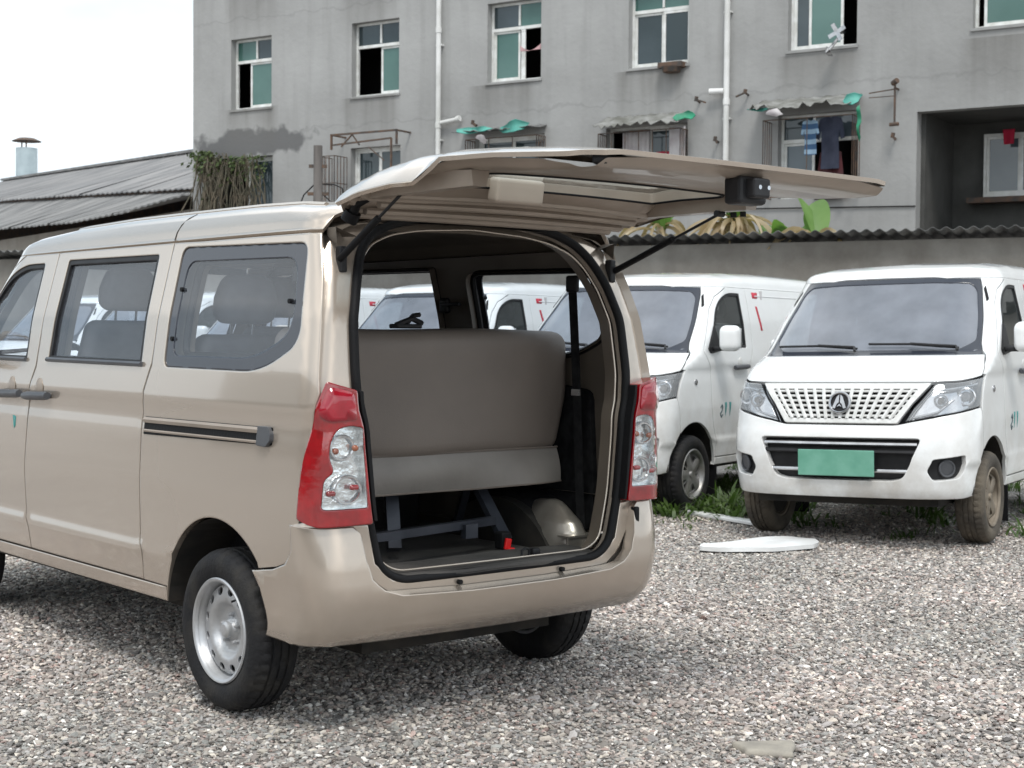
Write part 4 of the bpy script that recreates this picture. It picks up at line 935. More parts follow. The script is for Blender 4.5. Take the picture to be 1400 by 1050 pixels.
# ------------------------------------------------------------------ loose stones (uncountable: one object, instanced on its own points)
def scatter_stones():
    fwd = np.array([math.sin(YAW), math.cos(YAW)]); rgt = np.array([math.cos(YAW), -math.sin(YAW)]); pts = []
    def zone(d0, d1, dens, lo, hi, extra=1.6):
        w = lambda d: .36*d+extra; A = (d1-d0)*(w(d0)+w(d1)); n = int(A*dens); d = RNG.uniform(d0, d1, n); s = RNG.uniform(-1, 1, n)*w(d); return np.stack([d, s, RNG.uniform(0, 1, n)**2*(hi-lo)+lo], 1)
    Zs = [zone(2.3, 5.5, 5600, .0036, .0108, 1.6), zone(5.5, 8.5, 4000, .0048, .0116, 1.6), zone(8.5, 13.0, 2300, .006, .0115, 1.5), zone(2.6, 10.0, 40, .011, .018, .5)]
    A = np.vstack(Zs); P = CAMP[:2]+A[:, :1]*fwd+A[:, 1:2]*rgt; x, y = P[:, 0], P[:, 1]
    r = A[:, 2]; z = hgt(x, y)+r*.22
    tint = .5+.5*np.sin(x*1.9+1.2*np.sin(y*1.1))*np.cos(y*1.6+.8*np.sin(x*.9))
    me = bpy.data.meshes.new('gravel'); me.from_pydata(np.stack([x, y, z], 1).tolist(), [], [])
    n = len(x); sc_ = me.attributes.new('scl', 'FLOAT_VECTOR', 'POINT'); asp = np.stack([r*RNG.uniform(.9, 1.7, n), r*RNG.uniform(.7, 1.1, n), r*RNG.uniform(.38, .75, n)], 1); sc_.data.foreach_set('vector', asp.ravel())
    ro = me.attributes.new('rot', 'FLOAT_VECTOR', 'POINT'); ro.data.foreach_set('vector', np.stack([RNG.normal(0, .28, n), RNG.normal(0, .28, n), RNG.uniform(0, 6.28, n)], 1).ravel())
    pal = 1.18*np.array([(.13, .125, .12), (.22, .195, .18), (.30, .28, .26), (.36, .318, .29), (.26, .262, .25), (.62, .605, .575), (.43, .40, .36), (.33, .32, .315), (.345, .265, .24), (.48, .445, .39)])
    wgt = np.array([.10, .13, .19, .10, .12, .07, .11, .11, .03, .04]); wgt /= wgt.sum(); ci = RNG.choice(len(pal), n, p=wgt)
    c = pal[ci]*np.array([1.012, 1.0, .982])*RNG.uniform(.62, 1.25, (n, 1))*(.88+.24*tint[:, None]); c[:, 0] *= 1+.05*tint; ca = me.attributes.new('tint', 'FLOAT_VECTOR', 'POINT'); ca.data.foreach_set('vector', c.ravel())
    o = bpy.data.objects.new('gravel', me); COL.objects.link(o); tag(o, 'mixed grey, white and reddish crushed stone spread over the whole parking yard', 'gravel', kind='stuff')
    m = bpy.data.materials.new('stone_chips'); m.use_nodes = True; t = m.node_tree; b = t.nodes['Principled BSDF']; b.inputs['Roughness'].default_value = .8
    a = t.nodes.new('ShaderNodeAttribute'); a.attribute_type = 'INSTANCER'; a.attribute_name = 'tint'; t.links.new(a.outputs['Vector'], b.inputs['Base Color'])
    ng = bpy.data.node_groups.new('stones', 'GeometryNodeTree'); ng.interface.new_socket('Geometry', in_out='INPUT', socket_type='NodeSocketGeometry'); ng.interface.new_socket('Geometry', in_out='OUTPUT', socket_type='NodeSocketGeometry')
    N = ng.nodes; Lk = ng.links; gi = N.new('NodeGroupInput'); go = N.new('NodeGroupOutput'); mp_ = N.new('GeometryNodeMeshToPoints'); ip = N.new('GeometryNodeInstanceOnPoints')
    Lk.new(gi.outputs[0], mp_.inputs['Mesh'])
    join = N.new('GeometryNodeJoinGeometry')
    gi_insts = []
    for q in range(5):
        ico = N.new('GeometryNodeMeshIcoSphere'); ico.inputs['Radius'].default_value = 1.0; ico.inputs['Subdivisions'].default_value = 2 if q < 3 else 1
        sp = N.new('GeometryNodeSetPosition'); nz_ = N.new('ShaderNodeTexNoise'); nz_.inputs['Scale'].default_value = .9; nz_.inputs['Detail'].default_value = 1.0
        pos = N.new('GeometryNodeInputPosition'); va = N.new('ShaderNodeVectorMath'); va.operation = 'ADD'; va.inputs[1].default_value = (q*7.3, q*3.1, q*1.7)
        sub = N.new('ShaderNodeVectorMath'); sub.operation = 'SUBTRACT'; sub.inputs[1].default_value = (.5, .5, .5); sca = N.new('ShaderNodeVectorMath'); sca.operation = 'SCALE'; sca.inputs['Scale'].default_value = 1.7
        Lk.new(pos.outputs[0], va.inputs[0]); Lk.new(va.outputs[0], nz_.inputs['Vector']); Lk.new(nz_.outputs['Color'], sub.inputs[0]); Lk.new(sub.outputs[0], sca.inputs[0])
        Lk.new(ico.outputs['Mesh'], sp.inputs['Geometry']); Lk.new(sca.outputs[0], sp.inputs['Offset'])
        sm_ = N.new('GeometryNodeSetMaterial'); sm_.inputs['Material'].default_value = m; Lk.new(sp.outputs[0], sm_.inputs[0])
        gti = N.new('GeometryNodeGeometryToInstance'); Lk.new(sm_.outputs[0], gti.inputs[0]); gi_insts.append(gti)
    for gti in gi_insts[::-1]: Lk.new(gti.outputs[0], join.inputs[0])
    Lk.new(mp_.outputs[0], ip.inputs['Points']); Lk.new(join.outputs[0], ip.inputs['Instance']); ip.inputs['Pick Instance'].default_value = True
    ri = N.new('FunctionNodeRandomValue'); ri.data_type = 'INT'; ri.inputs[4].default_value = 0; ri.inputs[5].default_value = 4; Lk.new(ri.outputs[2], ip.inputs['Instance Index'])
    for nm, sk in (('rot', 'Rotation'), ('scl', 'Scale')):
        na = N.new('GeometryNodeInputNamedAttribute'); na.data_type = 'FLOAT_VECTOR'; na.inputs['Name'].default_value = nm; Lk.new(na.outputs[0], ip.inputs[sk])
    Lk.new(ip.outputs[0], go.inputs[0]); md = o.modifiers.new('stones', 'NODES'); md.node_group = ng; o.data.materials.append(m)
scatter_stones()

# ------------------------------------------------------------------ apartment building
def concrete(name, a, b_, sc_=.5, streak=True):
    m = bpy.data.materials.new(name); m.use_nodes = True; t = m.node_tree; p = t.nodes['Principled BSDF']; p.inputs['Roughness'].default_value = .92
    c = t.nodes.new('ShaderNodeTexCoord'); n = t.nodes.new('ShaderNodeTexNoise'); n.inputs['Scale'].default_value = sc_; n.inputs['Detail'].default_value = 9; n.inputs['Roughness'].default_value = .62
    t.links.new(c.outputs['Object'], n.inputs['Vector']); r = t.nodes.new('ShaderNodeMapRange'); r.inputs['From Min'].default_value = .34; r.inputs['From Max'].default_value = .68; t.links.new(n.outputs['Fac'], r.inputs['Value'])
    x = t.nodes.new('ShaderNodeMix'); x.data_type = 'RGBA'; x.inputs[6].default_value = (*a, 1); x.inputs[7].default_value = (*b_, 1); t.links.new(r.outputs[0], x.inputs[0]); out = x.outputs[2]
    if streak:
        mpn = t.nodes.new('ShaderNodeMapping'); mpn.inputs['Scale'].default_value = (1.6, 1.6, .12); t.links.new(c.outputs['Object'], mpn.inputs[0])
        n2 = t.nodes.new('ShaderNodeTexNoise'); n2.inputs['Scale'].default_value = 2.2; n2.inputs['Detail'].default_value = 5; t.links.new(mpn.outputs[0], n2.inputs['Vector'])
        r2 = t.nodes.new('ShaderNodeMapRange'); r2.inputs['From Min'].default_value = .50; r2.inputs['From Max'].default_value = .75; r2.inputs['To Min'].default_value = 0; r2.inputs['To Max'].default_value = .26; t.links.new(n2.outputs['Fac'], r2.inputs['Value'])
        y = t.nodes.new('ShaderNodeMix'); y.data_type = 'RGBA'; t.links.new(r2.outputs[0], y.inputs[0]); t.links.new(out, y.inputs[6]); y.inputs[7].default_value = (a[0]*.62, a[1]*.62, a[2]*.60, 1); out = y.outputs[2]
    if name == 'grey_cement_render':
        # damp blotch above the first lower window and hairline cracks
        def m_(op, a, b=None, c_=None):
            q = t.nodes.new('ShaderNodeMath'); q.operation = op
            for i, v_ in enumerate((a, b, c_)):
                if v_ is None: continue
                if isinstance(v_, (int, float)): q.inputs[i].default_value = v_
                else: t.links.new(v_, q.inputs[i])
            return q.outputs[0]
        s3 = t.nodes.new('ShaderNodeSeparateXYZ'); t.links.new(c.outputs['Object'], s3.inputs[0]); nn = t.nodes.new('ShaderNodeTexNoise'); nn.inputs['Scale'].default_value = 2.4; nn.inputs['Detail'].default_value = 7; t.links.new(c.outputs['Object'], nn.inputs['Vector'])
        dx = m_('DIVIDE', m_('SUBTRACT', s3.outputs[0], 1.9), 1.65); dz = m_('DIVIDE', m_('SUBTRACT', s3.outputs[2], 5.78), .33)
        dd = m_('ADD', m_('ADD', m_('MULTIPLY', dx, dx), m_('MULTIPLY', dz, dz)), m_('MULTIPLY', m_('SUBTRACT', nn.outputs['Fac'], .5), 3.6))
        k1 = t.nodes.new('ShaderNodeMapRange'); k1.inputs['From Min'].default_value = .75; k1.inputs['From Max'].default_value = 1.25; k1.inputs['To Min'].default_value = .85; k1.inputs['To Max'].default_value = 0; t.links.new(dd, k1.inputs['Value'])
        y2 = t.nodes.new('ShaderNodeMix'); y2.data_type = 'RGBA'; t.links.new(k1.outputs[0], y2.inputs[0]); t.links.new(out, y2.inputs[6]); y2.inputs[7].default_value = (.095, .095, .097, 1); out = y2.outputs[2]
        fx = m_('ABSOLUTE', m_('SUBTRACT', m_('MODULO', m_('ADD', s3.outputs[0], 3.43*4+1.715-1.81), 3.43), 1.715))
        wx = t.nodes.new('ShaderNodeMapRange'); wx.inputs['From Min'].default_value = .62; wx.inputs['From Max'].default_value = .85; wx.inputs['To Min'].default_value = 1; wx.inputs['To Max'].default_value = 0; t.links.new(fx, wx.inputs['Value'])
        for zt_, L_ in ((6.58, 1.15), (9.3, 1.3)):
            wz = t.nodes.new('ShaderNodeMapRange'); wz.inputs['From Min'].default_value = zt_-L_; wz.inputs['From Max'].default_value = zt_; wz.inputs['To Min'].default_value = 0; wz.inputs['To Max'].default_value = 1; t.links.new(s3.outputs[2], wz.inputs['Value'])
            ab = m_('LESS_THAN', s3.outputs[2], zt_); sk = m_('MULTIPLY', m_('MULTIPLY', wx.outputs[0], m_('MULTIPLY', wz.outputs[0], ab)), m_('MULTIPLY', n2.outputs['Fac'], .95))
            y4 = t.nodes.new('ShaderNodeMix'); y4.data_type = 'RGBA'; t.links.new(sk, y4.inputs[0]); t.links.new(out, y4.inputs[6]); y4.inputs[7].default_value = (.13, .125, .115, 1); out = y4.outputs[2]
        for z0_, k_ in ((5.98, .10), (8.62, .08)):
            e_ = m_('ABSOLUTE', m_('SUBTRACT', m_('ADD', s3.outputs[2], m_('MULTIPLY', nn.outputs['Fac'], .5)), z0_+.25)); k2 = t.nodes.new('ShaderNodeMapRange'); k2.inputs['From Max'].default_value = .035; k2.inputs['To Min'].default_value = .22; k2.inputs['To Max'].default_value = 0; t.links.new(e_, k2.inputs['Value'])
            y3 = t.nodes.new('ShaderNodeMix'); y3.data_type = 'RGBA'; t.links.new(k2.outputs[0], y3.inputs[0]); t.links.new(out, y3.inputs[6]); y3.inputs[7].default_value = (.12, .12, .12, 1); out = y3.outputs[2]
    t.links.new(out, p.inputs['Base Color'])
    n3 = t.nodes.new('ShaderNodeTexNoise'); n3.inputs['Scale'].default_value = 9; n3.inputs['Detail'].default_value = 8; t.links.new(c.outputs['Object'], n3.inputs['Vector'])
    bn = t.nodes.new('ShaderNodeBump'); bn.inputs['Strength'].default_value = .25; bn.inputs['Distance'].default_value = .03; t.links.new(n3.outputs['Fac'], bn.inputs['Height']); t.links.new(bn.outputs[0], p.inputs['Normal']); return m
M['render_wall'] = concrete('grey_cement_render', (.252, .251, .246), (.355, .355, .350), .35)
M['render_stain'] = mat('dark_damp_patch', (.13, .13, .13), .95, col2=(.23, .228, .225), nscale=1.3, lo=.42, hi=.6)
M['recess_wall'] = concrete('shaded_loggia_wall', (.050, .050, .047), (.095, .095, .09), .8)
M['block_wall'] = concrete('stained_block_wall', (.115, .102, .088), (.235, .225, .205), .9)
M['sheet_dark'] = mat('old_corrugated_sheet', (.06, .062, .062), .8, col2=(.17, .17, .165), nscale=3, bump=.1, bscale=30)
M['upvc'] = mat('white_window_frame', (.72, .73, .72), .4, col2=(.56, .56, .53), nscale=6)
M['pane_green'] = mat('green_window_pane', (.045, .115, .098), .05, spec=.7, col2=(.085, .17, .15), nscale=.55, lo=.35, hi=.6, roughvar=.03)
M['pane_dark'] = mat('dark_window_pane', (.022, .035, .038), .05, spec=.7, col2=(.055, .075, .085), nscale=.6, lo=.35, hi=.65)
M['pane_blue'] = mat('blue_grey_pane', (.07, .095, .115), .05, spec=.7, col2=(.11, .14, .16), nscale=.7)
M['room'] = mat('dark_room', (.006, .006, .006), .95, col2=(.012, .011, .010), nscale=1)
M['pipe'] = mat('white_drainpipe', (.70, .70, .69), .45, col2=(.52, .52, .50), nscale=2)
M['rust'] = mat('rusty_iron', (.05, .045, .042), .8, col2=(.12, .07, .045), nscale=8)
M['awning'] = mat('grimy_awning_sheet', (.27, .27, .26), .8, col2=(.12, .12, .105), nscale=3.5, bump=.3, bscale=8)
M['tarp_teal'] = mat('teal_tarpaulin', (.09, .36, .30), .6, col2=(.05, .24, .20), nscale=4, bump=.4, bscale=6)
M['tarp_green'] = mat('green_tarpaulin', (.02, .26, .14), .6, col2=(.015, .16, .09), nscale=4, bump=.4, bscale=6)
M['vine'] = mat('withered_vine', (.075, .072, .05), .9, col2=(.13, .105, .075), nscale=5)
M['vine_green'] = mat('green_vine_leaf', (.045, .08, .025), .8, col2=(.08, .10, .03), nscale=6)
bld = empty('apartment_building', (13.936, 28.408, 0), math.atan2(-.9514, .308)); tag(bld, 'long grey cement-rendered apartment block with green-glazed windows and drainpipes', 'building')
fm = lambda u, v: np.stack([u+0*v, 0*u+0*v, v+0*u], -1)
def rect(a, b, c, d): return [(a, c), (b, c), (b, d), (a, d)]
UP = [(1.20, 2.43, 6.57, 8.19), (4.74, 6.03, 6.60, 8.21), (8.30, 9.60, 6.62, 8.25), (11.60, 12.90, 6.63, 8.25), (14.92, 16.24, 6.67, 8.27), (18.31, 19.62, 6.75, 8.30)]
LO = [(.63, 2.47, 4.05, 5.46), (4.72, 6.08, 4.25, 5.48), (8.00, 9.70, 3.95, 5.50), (11.12, 12.90, 3.95, 5.50), (14.75, 16.28, 3.95, 5.50)]
REC = (17.36, 22.4, 2.6, 5.38)
holes = [rect(*w) for w in UP+LO]+[rect(*REC)]
panel('front_wall', rect(0, 30, -.3, 11.2), holes, fm, M['render_wall'], bld, 1.6, .26, insets=(), lip=0)
mb = MB(); mb.box((30.0-.02, 4, 5.4), (.04, 8.0, 11.4)); mb.box((15, 8.0, 5.4), (30, .05, 11.4)); mb.box((15, 4.0, 11.18), (30.3, 8.4, .16)); mb.build('side_and_roof', M['render_wall'], bld)
fe = lambda u, v: np.stack([0*u+0*v, u+0*v, v+0*u], -1)
panel('end_wall', rect(.001, 8, -.3, 11.2), [], fe, M['render_wall'], bld, 2.5, .1, flip=True, insets=(), lip=0)
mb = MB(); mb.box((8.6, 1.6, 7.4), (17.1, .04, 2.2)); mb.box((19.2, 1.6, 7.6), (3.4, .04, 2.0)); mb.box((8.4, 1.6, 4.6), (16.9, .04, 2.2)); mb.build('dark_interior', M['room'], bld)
# loggia
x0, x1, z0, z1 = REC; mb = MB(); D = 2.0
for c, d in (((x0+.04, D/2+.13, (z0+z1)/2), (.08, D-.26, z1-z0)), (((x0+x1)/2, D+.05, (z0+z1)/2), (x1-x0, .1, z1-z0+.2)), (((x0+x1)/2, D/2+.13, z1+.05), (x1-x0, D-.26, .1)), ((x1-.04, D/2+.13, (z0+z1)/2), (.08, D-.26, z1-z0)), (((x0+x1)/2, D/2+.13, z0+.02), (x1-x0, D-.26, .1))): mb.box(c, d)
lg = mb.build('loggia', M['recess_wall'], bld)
# damp patch where the old render has come away (raised ragged skin)
def blob(cx, cz, rx, rz, n=46, j=.16, seed=1):
    r = np.random.default_rng(seed); ph = r.uniform(0, 6.28, 6); return [(cx+rx*math.cos(a)*(1+j*sum(math.sin((k+2)*a+ph[k])/(k+1) for k in range(6))), cz+rz*math.sin(a)*(1+j*sum(math.sin((k+2)*a+ph[k])/(k+1) for k in range(6)))) for a in np.linspace(0, 2*math.pi, n, endpoint=False)]
def window(w, style, mats, depth=.20, parent=bld, open_side=None, y0=0.0):
    a, b, c, d = w; y = y0+depth; fw = .05; mb = MB()
    mb.box(((a+b)/2, y, c+fw/2), (b-a, .06, fw)); mb.box(((a+b)/2, y, d-fw/2), (b-a, .06, fw)); mb.box((a+fw/2, y, (c+d)/2), (fw, .058, d-c-2*fw)); mb.box((b-fw/2, y, (c+d)/2), (fw, .058, d-c-2*fw))
    mid = a+(b-a)*style.get('mid', .52); tz = style.get('transom'); P = []
    if tz: mb.box(((a+b)/2, y, tz), (b-a-2*fw, .064, .065)); mb.box((mid, y, (tz+d)/2), (.045, .056, d-tz-.10)); P += [(a+fw, mid-.02, tz+.03, d-fw, mats[0]), (mid+.02, b-fw, tz+.03, d-fw, mats[1])]; top = tz-.03
    else: top = d-fw
    f = mb.build('window', M['upvc'], parent)
    lows = style.get('low', [(a+fw, mid, mats[2]), (mid, b-fw, mats[3])])
    for i, (p, q, m) in enumerate(lows):
        if m is None: continue
        yy = y-.012 if i % 2 else y+.02; s = MB()
        s.box(((p+q)/2, yy, c+fw+.028), (q-p, .028, .055)); s.box(((p+q)/2, yy, top-.025), (q-p, .028, .05)); s.box((p+.025, yy, (c+fw+top)/2), (.05, .026, top-c-fw-.11)); s.box((q-.025, yy, (c+fw+top)/2), (.05, .026, top-c-fw-.11)); s.build('sash', M['upvc'], f)
        MB().box(((p+q)/2, yy+.004, (c+fw+top)/2), (q-p-.09, .008, top-c-fw-.09)).build('pane', M[m], f)
    for (p, q, r, s_, m) in P: MB().box(((p+q)/2, y, (r+s_)/2), (q-p, .008, s_-r)).build('pane', M[m], f)
    return f
GR, DK, BL = 'pane_green', 'pane_dark', 'pane_blue'
window(UP[0], dict(transom=7.68, low=[(1.62, 2.38, GR)]), (GR, DK, None, GR))
window(UP[1], dict(transom=7.70, low=[(5.40, 5.98, GR)]), (DK, DK, None, GR))
window(UP[2], dict(transom=7.72, low=[(8.35, 8.98, GR), (9.02, 9.12, GR)]), (DK, GR, GR, None))
window(UP[3], dict(transom=7.74), (GR, GR, DK, DK))
window(UP[4], dict(transom=None, low=[(14.97, 15.30, DK), (15.26, 15.92, GR)]), (GR, GR, GR, GR))
window(UP[5], dict(transom=None, low=[(18.45, 19.30, GR)]), (GR, GR, GR, GR))
window(LO[1], dict(mid=.5), (DK, DK, DK, DK))
window(LO[2], dict(mid=.5), (DK, DK, DK, DK)); window(LO[3], dict(mid=.5), (DK, DK, None, DK)); window(LO[4], dict(mid=.42, transom=5.02), (DK, BL, BL, None))
window(LO[0], dict(mid=.5), (DK, DK, None, DK), .24)
lw = window((18.03, 19.1, 4.0, 5.16), dict(mid=.62), (BL, BL, BL, BL), .0, bld, y0=1.93)
MB().box((18.55, 1.80, 3.93), (1.5, .36, .10)).build('ledge', M['rust'], bld)
# curtains / clutter seen in the open sashes
def cloth(name, P0, w, h, m, parent=None, folds=4, amp=.03, taper=1.0, sag=0.0, y=0.0, nx=24, nz=10, seed=0):
    """hanging cloth in the facade frame: P0 top-left (t, z)"""
    V = []; F = []
    for i in range(nx+1):
        for j in range(nz+1):
            u, v = i/nx, j/nz; x = P0[0]+w*(.5+(u-.5)*(1+(taper-1)*v)); V.append((x, y+amp*math.sin(u*folds*6.283+seed)*(.35+.65*v), P0[1]-h*v-sag*math.sin(u*math.pi)*(1-v)))
    for i in range(nx):
        for j in range(nz): a = i*(nz+1)+j; F.append((a, a+nz+1, a+nz+2, a+1))
    o = mesh_from(name, V, F, m, parent, smooth=True); md = o.modifiers.new('thickness', 'SOLIDIFY'); md.thickness = .006; return o
BM = bld.matrix_basis if False else None
def fac_obj(o, *a, **k):
    o.location = bld.location; o.rotation_euler = bld.rotation_euler; return tag(o, *a, **k)
M['curtain'] = mat('white_curtain', (.52, .50, .50), .9, col2=(.40, .36, .37), nscale=5)
M['pinkcloth'] = mat('pale_pink_towel', (.52, .33, .34), .9, col2=(.45, .27, .28), nscale=6)
M['redcloth'] = mat('crimson_cloth', (.42, .010, .045), .85, col2=(.33, .006, .03), nscale=5)
M['navy'] = mat('navy_garment', (.020, .025, .045), .9, col2=(.035, .04, .065), nscale=5)
M['maroon'] = mat('dark_maroon_garment', (.07, .014, .018), .9, col2=(.045, .015, .018), nscale=5)
def stripes(name, a, b_, sc_):
    m = bpy.data.materials.new(name); m.use_nodes = True; t = m.node_tree; p = t.nodes['Principled BSDF']; p.inputs['Roughness'].default_value = .9; c = t.nodes.new('ShaderNodeTexCoord'); w = t.nodes.new('ShaderNodeTexWave'); w.bands_direction = 'Z'; w.inputs['Scale'].default_value = sc_; w.inputs['Distortion'].default_value = .6
    r = t.nodes.new('ShaderNodeValToRGB'); r.color_ramp.interpolation = 'CONSTANT'; r.color_ramp.elements[0].color = (*a, 1); r.color_ramp.elements[1].position = .55; r.color_ramp.elements[1].color = (*b_, 1)
    t.links.new(c.outputs['Object'], w.inputs['Vector']); t.links.new(w.outputs['Fac'], r.inputs[0]); t.links.new(r.outputs[0], p.inputs['Base Color']); return m
M['stripe'] = stripes('blue_striped_knit', (.035, .085, .17), (.22, .32, .42), 1.75)
cloth('curtain', (11.42, 5.40), .60, 1.35, M['curtain'], bld, 6, .03, y=.14)
cloth('curtain', (12.56, 5.42), .34, 1.35, M['curtain'], bld, 2, .02, y=-.10)
fac_obj(cloth('pink_towel', (9.04, 7.34), .50, .12, M['pinkcloth'], None, 1, .02, 1, .12, .10), 'pale pink towels slung across the open right half of the third window', 'towel')
fac_obj(cloth('red_cloth', (12.20, 4.98), .36, .62, M['redcloth'], None, 2, .03, y=.08), 'crimson cloth hanging in the barred window with white curtains', 'cloth')
# shirt with sleeves
def shirt(name, x, z, w, h, m, y, **k):
    pts = [(-.5, 0), (-.16, .06), (0, .02), (.16, .06), (.5, 0), (.66, -.38), (.50, -.42), (.40, -.24), (.42, -1), (-.42, -1), (-.40, -.24), (-.50, -.42), (-.66, -.38)]
    fs = lambda u, v: np.stack([u+0*v, y+.02*np.sin(u*22)+.015*np.sin(v*9+u*5), v+0*u], -1)
    return fac_obj(panel(name, [(x+a*w, z+b_*h) for a, b_ in pts], [], fs, m, None, .06, .012, insets=(), lip=0), **k)
shirt('striped_shirt', 15.50, 5.30, .27, .60, M['stripe'], -.30, label='blue and white striped knit shirt hanging under the torn awning', cat='shirt')
shirt('dark_jacket', 15.84, 5.34, .40, .90, M['navy'], -.20, label='dark navy jacket hanging beside the striped shirt', cat='jacket')
fac_obj(cloth('maroon_cloth', (15.62, 4.75), .40, .85, M['maroon'], None, 2, .05, 1.5, 0, -.12), 'dark maroon cloth hanging below the navy jacket', 'cloth')
fac_obj(cloth('small_red_cloth', (18.42, 5.20), .22, .27, M['redcloth'], None, 1, .02, .8, 0, 1.70), 'small red cloth pinned to the window inside the deep loggia', 'cloth')
# grey sills with dirt washed down under them
for w in UP: MB().box(((w[0]+w[1])/2, -.012, w[2]-.03), (w[1]-w[0]+.06, .05, .05)).build('window_sill', M['render_wall'], bld)
# burglar-bar cages
def cage(w, out=.35, n=8, left=True, front=True, rows=3):
    a, b, c, d = w; mb = MB()
    if front:
        for i in range(n+1): x = a+(b-a)*i/n; mb.bar((x, -out, c), (x, -out, d), .014)
        for j in range(rows): z = c+(d-c)*j/(rows-1); mb.bar((a, -out, z), (b, -out, z), .018)
    for i in range(5):
        y = -out*i/4
        mb.bar((a, y, c), (a, y, d), .014)
        if front: mb.bar((b, y, c), (b, y, d), .014)
    for j in range(rows):
        z = c+(d-c)*j/(rows-1); mb.bar((a, 0, z), (a, -out, z), .016)
        if front: mb.bar((b, 0, z), (b, -out, z), .016)
    o = mb.build('security_grille', M['rust'], bld); return o
cage((4.20, 4.62, 4.1, 5.28), .45, 3, True, True)
cage((8.0, 9.72, 3.95, 5.42), .35, 3, True, True, 2); cage((11.12, 12.90, 3.95, 5.35), .32, 6, True, True, 3); cage((14.62, 16.32, 3.95, 5.36), .40, 2, True, True, 2)
mb = MB(); mb.bar((4.58, -.5, 5.72), (6.35, -.5, 5.72), .04); mb.bar((4.58, -.5, 5.40), (4.58, -.5, 5.74), .04); mb.bar((6.34, -.5, 5.42), (6.34, -.5, 5.74), .04); mb.bar((4.58, 0, 5.72), (4.58, -.5, 5.72), .035); mb.bar((6.34, 0, 5.72), (6.34, -.5, 5.72), .035)
mb.bar((4.85, -.5, 5.45), (5.15, -.5, 5.70), .025); mb.bar((5.15, -.5, 5.70), (5.35, -.5, 5.46), .025); mb.bar((4.62, -.5, 5.50), (6.2, -.5, 5.56), .035); mb.bar((6.2, -.5, 4.9), (6.2, -.5, 5.56), .035); mb.bar((5.6, -.5, 5.4), (6.0, -.48, 5.1), .02); mb.build('awning_frame', M['rust'], bld)
def awning(w, top, drop, out, m, seed, name='awning', parent=bld, rag=.05):
    r = np.random.default_rng(seed); a, b = w; V = []; F = []; n = 26; k = 6
    for i in range(n+1):
        e = r.uniform(-rag, rag)
        for j in range(k+1): v = j/k; V.append((a+(b-a)*i/n, -out*v, top-drop*v-.02*math.sin(v*3.1)+e*v*v+.012*math.sin(i*1.9)))
    for i in range(n):
        for j in range(k): q = i*(k+1)+j; F.append((q, q+k+1, q+k+2, q+1))
    o = mesh_from(name, V, F, m, parent, smooth=True); md = o.modifiers.new('thickness', 'SOLIDIFY'); md.thickness = .012; return o
awning((11.10, 12.95), 5.70, .26, .55, M['awning'], 4); awning((14.42, 16.35), 5.78, .22, .6, M['awning'], 8, rag=.07); awning((7.75, 9.75), 5.66, .10, .5, M['sheet_dark'], 9, rag=.02)
def rag(x, z, w, h, m, y, seed, label, cat='tarpaulin', name='tarpaulin'):
    P = blob(x, z, w/2, h/2, 9, .30, seed); fs = lambda u, v: np.stack([u+0*v, y+.07*np.sin(u*9+v*5)+.05*np.sin(v*17), v+0*u], -1)
    return fac_obj(panel(name, P, [], fs, m, None, .12, .015, insets=(), lip=0), label, cat)
rag(8.28, 5.60, .72, .16, M['tarp_teal'], -.50, 2, 'torn teal tarpaulin draped left over the low dark awning'); rag(9.22, 5.60, .85, .20, M['tarp_teal'], -.48, 5, 'bright teal tarpaulin corner folded right on the low dark awning'); rag(8.50, 5.40, .34, .15, M['curtain'], -.50, 7, 'crumpled white plastic sheet hanging below the teal tarpaulin', 'plastic sheet', 'plastic_sheet')
rag(13.02, 5.57, .34, .20, M['tarp_green'], -.42, 11, 'green tarpaulin tied to the right end of the white-curtain awning'); rag(16.34, 5.62, .36, .18, M['tarp_teal'], -.50, 13, 'teal tarpaulin bundled on the awning right of the hanging shirts'); rag(16.45, 5.22, .09, .52, M['tarp_green'], -.40, 17, 'narrow green cloth strip hanging beside the hanging shirts', 'cloth', 'green_strip')
rag(14.60, 5.56, .36, .07, M['tarp_teal'], -.55, 19, 'thin teal tarpaulin poking out left of the torn awning'); rag(14.92, 5.46, .42, .11, M['curtain'], -.55, 23, 'ragged white plastic sheet hanging from the torn awning', 'plastic sheet', 'plastic_sheet')
for x in (7.135, 13.745):
    pp = [(x, -.10, -.2)]; rr_ = [.055]; z = 1.75
    while z < 11: pp += [(x, -.10, z), (x, -.10, z+.005), (x, -.10, z+.12), (x, -.10, z+.125)]; rr_ += [.055, .067, .067, .055]; z += 2.0
    mb = MB(); mb.tube(pp+[(x, -.10, 11)], rr_+[.055], 14)
    dp_ = mb.build('drainpipe', M['pipe'], bld, True)
    for zz in (1.5, 3.5, 5.5, 7.5, 9.5): MB().box((x, -.05, zz), (.15, .10, .03)).build('pipe_strap', M['pipe'], dp_)
mb = MB(); mb.cyl((7.20, -.10, 5.86), (7.62, -.12, 5.90), .045, 12); mb.cyl((7.62, -.12, 5.90), (7.70, -.12, 5.92), .065, 12); mb.build('side_pipe', M['pipe'], bld, True)
mb = MB(); mb.cyl((13.42, -.15, 6.02), (13.70, -.12, 6.02), .06, 12, .05); mb.build('side_pipe', M['pipe'], bld, True)
